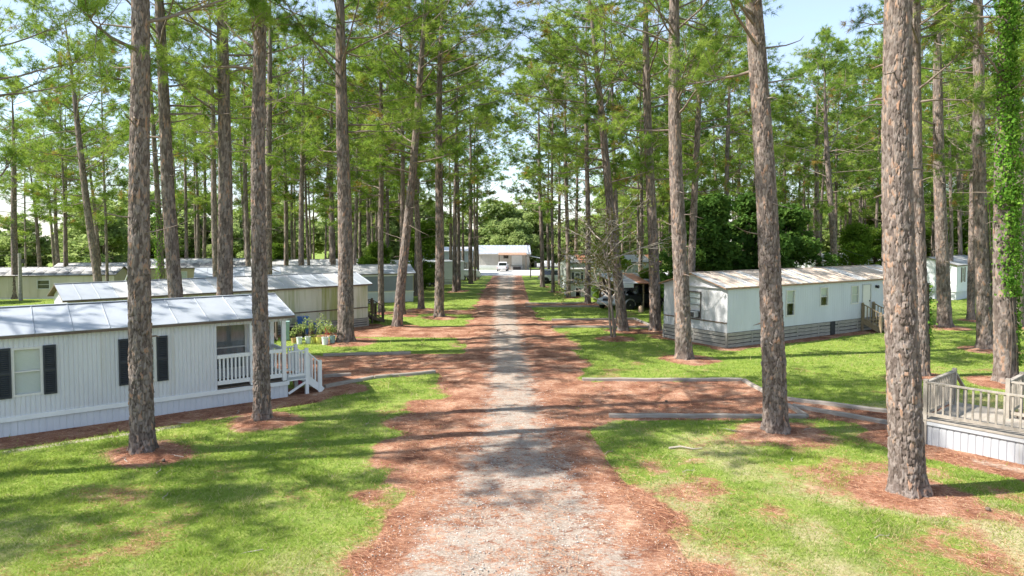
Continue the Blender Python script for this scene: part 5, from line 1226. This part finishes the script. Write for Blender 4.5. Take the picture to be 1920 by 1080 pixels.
def vehicle(name, label, cat, x, y, heading, paintm, kind):
    root = empty(name, (x, y, float(slope_z(y)) + (0.06 if y > 109 else 0.0)), heading, label, cat)       # heading: +x of the car
    ws = 1.0; axles = (-1.35, 1.35); W_ = 1.84
    if kind == 'pickup':
        body = [(-2.70,0.50),(-2.72,1.02),(-0.55,1.05),(1.35,1.06),(2.55,0.98),(2.72,0.80),(2.70,0.45),(1.9,0.35),(-1.9,0.38)]
        cab = [(-0.62,1.02),(-0.50,1.66),(-0.30,1.76),(0.55,1.76),(0.80,1.68),(1.45,1.04)]; axles = (-1.7, 1.75)
    elif kind == 'suv':
        body = [(-2.25,0.50),(-2.30,0.98),(-1.2,1.04),(1.0,1.03),(2.10,0.94),(2.28,0.75),(2.25,0.42),(1.6,0.32),(-1.6,0.34)]
        cab = [(-2.22,0.98),(-2.02,1.62),(-1.75,1.72),(0.10,1.72),(0.35,1.66),(1.05,1.02)]
    elif kind == 'jeep':
        body = [(-1.75,0.55),(-1.75,1.10),(0.55,1.12),(1.65,1.05),(1.72,0.9),(1.72,0.60),(1.3,0.48),(-1.3,0.48)]
        cab = [(-1.70,1.08),(-1.66,1.76),(-1.58,1.82),(0.30,1.82),(0.42,1.76),(0.62,1.11)]; axles = (-1.15, 1.2); W_ = 1.58
    else:
        body = [(-2.20,0.45),(-2.25,0.86),(-1.5,0.94),(0.9,0.92),(2.0,0.80),(2.22,0.62),(2.18,0.36),(1.6,0.26),(-1.6,0.28)]
        cab = [(-1.65,0.92),(-1.05,1.36),(-0.80,1.43),(0.15,1.43),(0.40,1.37),(1.15,0.90)]
    zt0, zt1 = cab[0][1], max(p[1] for p in cab)
    loft(body, W_, W_, 0, 1).build('body', paintm, root, bevel=0.03); loft(cab, W_-0.06, W_-0.34, zt0, zt1).build('cab', paintm, root, bevel=0.03)
    wf = lambda z: ((W_-0.06) + (-0.28)*min(1, max(0, (z-zt0)/(zt1-zt0))))/2
    a, b_ = cab[1], cab[-2]; zb = zt0+0.10; zt = zt1-0.10; xl = cab[0][0]; xr = cab[-1][0]
    xlb = xl+(a[0]-xl)*(zb-zt0)/(a[1]-zt0)+0.08; xrb = xr+(b_[0]-xr)*(zb-zt0)/(b_[1]-zt0)-0.10; xlt = a[0]+0.10; xrt = b_[0]-0.08; mid = (xlb+xrb)/2
    for sd in (-1, 1):
        side_glass([(xlb, zb), (mid-0.05, zb), (mid-0.05, zt), (xlt, zt)], wf, sd, root); side_glass([(mid+0.05, zb), (xrb, zb), (xrt, zt), (mid+0.05, zt)], wf, sd, root)
        xh = max(p[0] for p in body); xt = min(p[0] for p in body); zh = 0.74 if kind != 'jeep' else 0.86
        MB().lathe([(0.09,0),(0.10,-0.03),(0.09,-0.05)], 12).build('headlight', M['lens'], root, (xh-0.06, sd*(W_/2-0.25), zh), (0, -math.pi/2, 0)) if kind == 'jeep' else MB().box(xh-0.10, xh-0.01, sd*(W_/2-0.23)-0.16, sd*(W_/2-0.23)+0.16, zh-0.07, zh+0.07).build('headlight', M['lens'], root, bevel=0.02)
        MB().box(xt-0.012, xt+0.06, sd*(W_/2-0.11)-0.08, sd*(W_/2-0.11)+0.08, zh-0.08, zh+0.20).build('tail_light', M['tail'], root, bevel=0.01)
        MB().box(xrb+0.02, xrb+0.14, sd*(W_/2+0.10)-0.07, sd*(W_/2+0.10)+0.07, zb, zb+0.14).build('mirror', paintm if kind != 'jeep' else M['black'], root, bevel=0.02)
        for ax in axles:
            wl = put('wheel', TYRE, root, (ax, sd*(W_/2-0.10), 0.345)); put('rim', RIM, wl)
            ar = MB(); arc = [(ax+0.43*math.cos(t), 0.36+0.43*math.sin(t)) for t in np.linspace(-0.15, math.pi+0.15, 13)]
            ar.tube([(p[0], sd*(W_/2-0.005), p[1]) for p in arc], 0.028 if kind != 'jeep' else 0.06, 5).build('wheel_arch', M['black'] if kind != 'jeep' else M['steel'], root)
            MB().lathe([(0.40, -0.012), (0.40, 0.012)], 18, axis='y').build('wheel_well', M['black'], root, (ax, sd*(W_/2+0.001-0.006), 0.36))
    cross_glass(cab[0][0]-0.0+ (a[0]-xl)*0.15, zt0+0.09, cab[0][0]+(a[0]-xl)*0.92, zt1-0.13, W_/2-0.16, W_/2-0.24, root, 'rear_window')
    cross_glass(xr-(xr-b_[0])*0.10, zt0+0.06, xr-(xr-b_[0])*0.95, zt1-0.10, W_/2-0.10, W_/2-0.22, root, 'windscreen')
    xh = max(p[0] for p in body); xt = min(p[0] for p in body)
    MB().box(xh-0.05, xh+0.08, -W_/2+0.04, W_/2-0.04, 0.42, 0.58).build('bumper', M['black'] if kind == 'jeep' else M['steel'], root, bevel=0.03); MB().box(xt-0.09, xt+0.05, -W_/2+0.04, W_/2-0.04, 0.44, 0.60).build('bumper', M['black'] if kind == 'jeep' else M['steel'], root, bevel=0.03)
    MB().box(xh-0.02, xh+0.012, -0.42, 0.42, 0.66, 0.84).build('grille', M['black'], root)
    MB().box(xt-0.10, xt-0.092, -0.16, 0.16, 0.47, 0.58).build('number_plate', M['white'], root)
    if kind == 'pickup':
        MB().box(-2.60, -0.68, -0.76, 0.76, 1.052, 1.06).build('bed_liner', M['black'], root)
        for sd in (-1, 1): MB().box(-2.70, -0.62, sd*0.85-0.06, sd*0.85+0.06, 1.035, 1.12).build('bed_rail', paintm, root)
        MB().box(-2.74, -2.66, -0.80, 0.80, 0.62, 1.12).build('tailgate', paintm, root, bevel=0.01)
    if kind == 'jeep':
        sp = put('spare_wheel', TYRE, root, (-1.92, 0.1, 0.98), (0, 0, math.pi/2)); MB().lathe([(0.30,0.085),(0.33,0.115),(0.05,0.125)], 18, axis='y').build('wheel_cover', M['tan'], sp)
    return root
vehicle('pickup_truck', "white pickup parked nose-in at the beige metal building", 'pickup', -1.75, 131.0, R(86), M['car_white'], 'pickup')
vehicle('parked_suv', "white SUV half hidden behind pines on the right roadside", 'car', 5.7, 84.5, R(-14), M['car_white'], 'suv')
vehicle('parked_jeep', "dark open-fendered off-road car under the lean-to", 'car', 9.7, 52.0, R(200), M['car_dark'], 'jeep')
vehicle('parked_car', "silver car behind the trunks left of the lean-to", 'car', 8.35, 52.8, R(238), M['car_silver'], 'sedan')

# white box trailer, left
bt = empty('box_trailer', (-10.0, 77.2, float(slope_z(77.2))), R(12), "white enclosed box trailer parked before the warehouse", 'trailer')
MB().box(0, 4.6, 0, 2.2, 0.72, 2.75).build('box', M['siding_white'], bt, bevel=0.03); MB().box(-0.05, 4.65, -0.05, 2.25, 2.76, 2.86).build('roof', M['white'], bt, bevel=0.04)
MB().box(-0.02, 4.62, -0.025, -0.002, 0.70, 0.80).build('lower_rail', M['steel'], bt)
for x in (1.2, 2.3, 3.4): MB().box(x-0.02, x+0.02, -0.012, -0.003, 0.80, 2.72).build('panel_joint', M['siding_end'], bt)
for x in (0.55, 1.35):
    for y in (-0.14, 2.34): wl = put('wheel', TYRE, bt, (x, y, 0.345)); put('rim', RIM, wl)
    MB().box(x-0.38, x+0.38, -0.30, -0.03, 0.72, 0.77).build('mudguard', M['black'], bt)
MB().box(-1.1, 0, 1.05, 1.15, 0.50, 0.60).box(-1.0, -0.94, 1.07, 1.13, 0.0, 0.5).build('tow_bar', M['steel'], bt)
# low white flat trailer with cover
lw = empty('covered_trailer', (-8.1, 92.5, float(slope_z(92.5))), R(6), "low white covered trailer behind the left roadside pines", 'trailer')
MB().extrude([(0,0.55),(0.1,1.15),(0.5,1.42),(3.4,1.42),(3.8,1.15),(3.9,0.55)], 0, 1.9).build('cover', M['white'], lw, bevel=0.08); MB().box(-0.05, 3.95, -0.04, 1.94, 0.40, 0.55).build('frame', M['steel'], lw)
for x in (1.5, 2.3):
    for y in (-0.12, 2.02): wl = put('wheel', TYRE, lw, (x, y, 0.345)); put('rim', RIM, wl)
# boat on its trailer by the metal building
bo = empty('motor_boat', (5.0, 138.0, float(slope_z(138.0))+0.06), R(8), "white motor boat on a trailer right of the metal building", 'boat')
hull = MB(); sect = [(0, 0.95, 0.55), (1.5, 1.05, 0.50), (3.2, 0.98, 0.52), (4.4, 0.62, 0.66), (5.0, 0.05, 0.95)]; P = []; F = []
for x, hw_, kz in sect: P += [(x,-hw_,1.35),(x,-hw_*0.85,0.85),(x,0,kz),(x,hw_*0.85,0.85),(x,hw_,1.35)]
for i in range(4):
    for k in range(4): a = i*5+k; F.append((a, a+5, a+6, a+1))
    F.append((i*5, i*5+4, i*5+9, i*5+5))
F.append((0,1,2,3,4)); hull.poly(P, F).build('hull', M['car_white'], bo)
MB().box(1.6, 2.9, -0.55, 0.55, 1.36, 1.85).build('console', M['car_white'], bo, bevel=0.08); MB().box(2.92, 2.97, -0.5, 0.5, 1.55, 2.05).build('windscreen', M['car_glass'], bo)
MB().box(-0.45, -0.02, -0.2, 0.2, 0.7, 1.75).build('outboard_motor', M['black'], bo, bevel=0.06); MB().box(-0.3, 4.6, -0.06, 0.06, 0.38, 0.46).box(4.6, 6.1, -0.05, 0.05, 0.38, 0.46).box(1.0, 1.12, -0.95, 0.95, 0.36, 0.52).build('boat_trailer', M['steel'], bo)
for y in (-1.0, 1.0): wl = put('wheel', TYRE, bo, (1.06, y, 0.345)); put('rim', RIM, wl)

# ---------------------------------------------------------------- shed, lean-to, posts, wires
sz = float(slope_z(62.6))
sd_ = empty('garden_shed', (5.25, 62.6, sz), R(6), "pale two-level shed with a dark low doorway and a window above", 'shed')
wall_sheet(2.6, 0, 1.22, [(0.62, 1.12, 0.0, 0.78)], 0.2, 0.006, 'groove').build('wall', M['siding_sage'], sd_); wall_sheet(2.6, 1.22, 2.45, [(0.60, 1.05, 1.42, 2.15)], 0.2, 0.006, 'groove').build('upper_wall', M['siding_end'], sd_, (0, 0.25, 0))
for loc, rz in (((0, 2.4, 0), -math.pi/2), ((2.6, 0, 0), math.pi/2)): wall_sheet(2.4, 0, 2.45, [], 0.2, 0.006, 'groove').build('wall', M['siding_sage'], sd_, loc, (0,0,rz))
wall_sheet(2.6, 0, 2.45, [], 0.2, 0.006, 'groove').build('wall', M['siding_sage'], sd_, (2.6, 2.4, 0), (0,0,math.pi))
MB().box(-0.08, 2.68, -0.08, 0.27, 1.20, 1.26).build('ledge', M['fascia'], sd_); MB().box(-0.15, 2.75, -0.02, 2.55, 2.46, 2.55).build('roof', M['roof_stain'], sd_)
MB().box(0.60, 1.14, 0.9, 0.92, 0, 0.8).build('doorway_backing', M['black'], sd_); MB().box(0.56, 0.62, -0.03, 0.05, 0, 0.84).box(1.12, 1.18, -0.03, 0.05, 0, 0.84).box(0.62, 1.12, -0.03, 0.05, 0.78, 0.84).build('door_frame', M['white'], sd_)
w = MB().box(0.55, 0.61, 0.20, 0.30, 1.38, 2.2).box(1.04, 1.10, 0.20, 0.30, 1.38, 2.2).box(0.61, 1.04, 0.20, 0.30, 1.38, 1.44).box(0.61, 1.04, 0.20, 0.30, 2.13, 2.2).box(0.61, 1.04, 0.22, 0.28, 1.76, 1.81).build('window', M['white'], sd_); MB().box(0.61, 1.04, 0.26, 0.27, 1.44, 2.13).build('pane', M['glass'], w); MB().box(0.61, 1.04, 0.6, 0.62, 1.4, 2.2).build('curtain', M['curtain'], w)
for x in (0.32, 1.18): MB().box(x, x+0.16, 0.20, 0.244, 1.38, 2.2).build('shutter', M['shutter'], sd_)
MB().lathe([(0.02,0),(0.10,0.05),(0.11,0.12),(0.03,0.2)], 10, (0.85,-0.08,0.98)).build('wall_lamp', M['white'], sd_)
lt = empty('lean_to', (7.6, 50.2, float(slope_z(51.0))), R(8), "rough lean-to shelter with a patched roof over the dark car", 'shelter')
for x, y, h_ in ((0.1,0.1,2.0),(2.2,0.1,2.0),(3.3,0.0,1.95),(0.1,3.9,2.4),(3.3,3.9,2.4)): MB().tube([(x,y,-0.1),(x+0.02,y,h_*0.5),(x,y,h_)], 0.06, 8).build('post', M['stepwood'], lt)
for i in range(4): MB().poly([(-0.2+i*0.95,-0.3,2.0),(0.73+i*0.95,-0.3,2.0),(0.73+i*0.95,4.2,2.5),(-0.2+i*0.95,4.2,2.5),(-0.2+i*0.95,-0.3,2.04),(0.73+i*0.95,-0.3,2.04),(0.73+i*0.95,4.2,2.54),(-0.2+i*0.95,4.2,2.54)], [(3,2,1,0),(4,5,6,7),(0,1,5,4),(1,2,6,5),(2,3,7,6),(3,0,4,7)]).build('roof_sheet', M[('roof_white','roof_stain','roof_brown','roof_stain')[i]], lt)
MB().box(-0.1, 3.6, 4.02, 4.08, 0, 2.4).build('back_wall', M['darkwood'], lt)
MB().box(-0.1, 1.3, -0.36, -0.31, 1.72, 2.02).build('hanging_board', M['white'], lt)
rk = empty('stump', (9.35, 49.3, 0), 0, "short tan stump standing before the lean-to", 'stump'); MB().lathe([(0.20,-0.05),(0.19,0.28),(0.15,0.42),(0.05,0.45)], 12).build('log', M['tan'], rk)

pz = float(slope_z(59.6))
po = empty('wooden_post', (-42.3, 58.6, float(slope_z(58.6))), 0, "dark weathered post standing above the trailers at far left", 'post')
MB().tube([(0,0,-0.3),(0,0,2.0),(0.02,0,4.05)], [0.16,0.15,0.14], 10).build('pole', M['greywood'], po); MB().box(0.15, 0.45, -0.06, 0.06, 3.2, 3.55).build('meter_box', M['frame_dark'], po)
def wire(label, pts, r=0.012):
    o = MB(); P = []
    for a, b in zip(pts[:-1], pts[1:]):
        for i in range(13):
            t = i/12; v = Vector(a).lerp(Vector(b), t); v.z -= 0.035*(Vector(b)-Vector(a)).length*4*t*(1-t)*0.5; P.append(v)
    tag(o.tube(P, r, 5).build('power_cable', M['rubber'], None), label, 'cable')
wire("thin service cable crossing behind the mould-stained roof, far left", [(-62, 57, 4.2), (-42.3, 58.6, 3.9), (-26, 62, 4.1)], 0.014)
wire("pale cable sloping down behind the pale blue trailer", [(22.0, 53.0, 6.4), (33.0, 64.0, 3.6)], 0.016)
gp = empty('guy_pole', (-32.2, 58.5, 0), 0, "pale slanting pipe leaning against the mould-stained trailer", 'pipe'); MB().tube([(-1.2,-0.6,0.4),(-0.5,0.0,2.9),(-0.35,0.2,3.3)], 0.03, 6).build('pipe', M['white'], gp)

# ---------------------------------------------------------------- potted plants and clutter by the stout pine
def bucket(label, x, y, mat, r, h_, ph, seed):
    root = empty('potted_plant', (x, y, gzf(x, y)), seed*1.1, label, 'potted plant', "potted plants beside the mildewed trailer"); g = np.random.default_rng(seed); rg = random.Random(seed)
    MB().lathe([(r*0.8, 0), (r, h_*0.93), (r*1.06, h_*0.93), (r*1.06, h_), (r*0.93, h_), (r*0.9, h_*0.86)], 18).build('pot', mat, root)
    MB().lathe([(r*0.88, h_*0.80), (r*0.88, h_*0.85)], 14).build('soil', M['darkwood'], root)
    s_ = MB(); P = []
    for k in range(6):
        a = rg.random()*6.28; e = Vector((math.cos(a)*ph*0.35, math.sin(a)*ph*0.35, h_+ph*rg.uniform(0.6, 1.0))); b0 = Vector((math.cos(a)*0.05, math.sin(a)*0.05, h_*0.8)); md = b0.lerp(e, 0.5)+Vector((0,0,0.06)); s_.tube([b0, md, e], [0.010, 0.008, 0.004], 4)
        for q in range(16): P.append(np.array(md.lerp(e, rg.random()*1.05)) + g.normal(size=3)*0.09*ph)
    s_.build('stems', M['leaf_dark'] if False else M['stepwood'], root)
    P = np.array(P); n = len(P); u = g.normal(size=(n, 3)); u /= np.linalg.norm(u, axis=1, keepdims=True); w_ = np.cross(u, g.normal(size=(n, 3))); w_ /= np.linalg.norm(w_, axis=1, keepdims=True); s = 0.07
    V = np.stack([P-u*s, P+w_*s*0.5, P+u*s, P-w_*s*0.5], 1).reshape(-1, 3)
    put('foliage', np_mesh('foliage', V, np.arange(4*n).reshape(-1, 4), M['leaf_far'], False, {"tint": np.repeat(g.random(n), 4)}), root)
for k, a in enumerate((("small plant in an ochre pot, leftmost of the row", -11.30, 35.15, 'terracotta', .13, .26, .35), ("plant in a white bucket, second from left in the row", -10.90, 34.80, 'bucket', .15, .36, .75), ("bushy plant in a white bucket, third from left in the row", -10.52, 35.0, 'bucket', .15, .36, .85), ("tallest plant, in a lime yellow pot in the row's middle", -10.22, 35.05, 'yellow', .14, .32, 1.25), ("plant in the lime yellow pot right of the tallest one", -9.90, 34.8, 'yellow', .15, .34, .6), ("plant in a white bucket, second from right in the row", -9.50, 34.5, 'bucket', .17, .38, .85), ("plant in a teal pot, rightmost beside the stout pine", -9.22, 34.85, 'teal', .15, .36, .5))):
    bucket(a[0], a[1], a[2], M[a[3]], a[4], a[5], a[6], 40+k)
def bin_(name, label, cat, x, y, mat, lx, ly, lz, lid=None, rz=0.3):
    root = empty(name, (x, y, gzf(x, y)), rz, label, cat)
    P = []; s = 0.88
    B = MB().poly([(-lx*s,-ly*s,0),(lx*s,-ly*s,0),(lx*s,ly*s,0),(-lx*s,ly*s,0),(-lx,-ly,lz),(lx,-ly,lz),(lx,ly,lz),(-lx,ly,lz)], [(0,3,2,1),(4,5,6,7),(0,1,5,4),(1,2,6,5),(2,3,7,6),(3,0,4,7)]).build('tub', mat, root, bevel=0.02)
    MB().box(-lx*1.06, lx*1.06, -ly*1.06, ly*1.06, lz+0.002, lz+0.06).build('lid', lid or mat, root, bevel=0.015)
    MB().box(-lx*1.12, -lx*1.0, -0.08, 0.08, lz*0.78, lz*0.86).box(lx*1.0, lx*1.12, -0.08, 0.08, lz*0.78, lz*0.86).build('handles', lid or mat, root)
bin_('storage_bin', "blue storage bin against the mildewed trailer", 'bin', -11.75, 38.2, M['blue'], .30, .22, .95)
bin_('storage_bin', "black storage bin below the blue one, behind the pots", 'bin', -11.75, 37.2, M['black'], .42, .28, .55)
bin_('storage_bin', "teal bin at the left, beside the dark landing", 'bin', -12.05, 36.1, M['teal'], .22, .22, .95)
bin_('storage_bin', "low blue bin beside the red cooler", 'bin', -11.0, 38.55, M['blue'], .25, .20, .55, rz=0.7)
bin_('drinks_cooler', "red drinks cooler with a white lid, behind the pots", 'cooler', -10.35, 38.2, M['red'], .19, .19, .52, M['white'])
# fallen stick on the front right lawn and a thin dead sapling at the road's end
sk = MB().tube([(0,0,0.03),(0.3,0.10,0.06),(0.62,0.05,0.03),(0.85,0.12,0.05)], [0.03,0.025,0.02,0.008], 6).build('fallen_stick', M['twig'], None, (4.1, 17.6, gzf(4.1, 17.6)), (0,0,-0.2)); tag(sk, "pale fallen stick lying on the dry front right lawn", 'stick')
sp = empty('bare_sapling', (2.75, 101.5, float(slope_z(101.5))), 0, "thin bare sapling at the right of the road's end", 'tree')
MB().tube([(0,0,-0.1),(0.05,0,1.6),(-0.15,0,3.0),(-0.5,0,5.2)], [0.11,0.08,0.05,0.02], 6).build('trunk', M['dark_bark'], sp)
bb = MB()
rg = random.Random(8)
for k in range(14):
    h_ = rg.uniform(1.2, 4.8); a = rg.random()*6.28; l = rg.uniform(0.5, 1.3); bb.tube([(-0.05*h_*0.9+0.05,0,h_),(math.cos(a)*l*0.6,math.sin(a)*l*0.6,h_+0.4*l),(math.cos(a)*l,math.sin(a)*l,h_+0.9*l)], [0.03,0.02,0.006], 4)
bb.build('branches', M['dark_bark'], sp)
# pine cones dropped on the straw
cone = MB().lathe([(0.01,0),(0.035,0.015),(0.045,0.04),(0.035,0.075),(0.012,0.10)], 8).mesh('pine_cone', M['fascia'])
rg = random.Random(14)
for k, (x, y, lab) in enumerate(((-8.6,16.6,"brown pine cone below the nearest left pine"),(9.7,13.6,"brown pine cone beside the nearest right pine"),(5.2,22.6,"brown pine cone in the right straw bed"))):
    o = put('pine_cone', cone, None, (x, y, gzf(x, y)+0.03), (1.4, 0.2, rg.random()*6)); tag(o, lab, 'pine cone')

# small twigs on the front lawns and road edge
rg = random.Random(77)
tw = [MB().tube([(0,0,0.02),(0.12+0.05*k,0.04,0.035),(0.26+0.04*k,-0.02*k,0.02),(0.36+0.06*k,0.05,0.03)], [0.011,0.009,0.007,0.003], 5).mesh('fallen_twig', M['twig']) for k in range(3)]
for k in range(26):
    y = rg.uniform(11, 22); x = rg.uniform(-0.62, 0.62)*y
    if -1.5 < x-float(road_c(y)) < 1.5 or inside_buildings(np.array([x]), np.array([y]))[0]: continue
    o = put('fallen_twig', tw[k % 3], None, (x, y, gzf(x, y)), (0, 0, rg.random()*6.28)); tag(o, "small dead twig lying on the front lawn" if abs(x) > 3.2 else "small dead twig lying in the straw beside the road", 'twig', "small twigs on the lawn" if abs(x) > 3.2 else "small twigs beside the road")
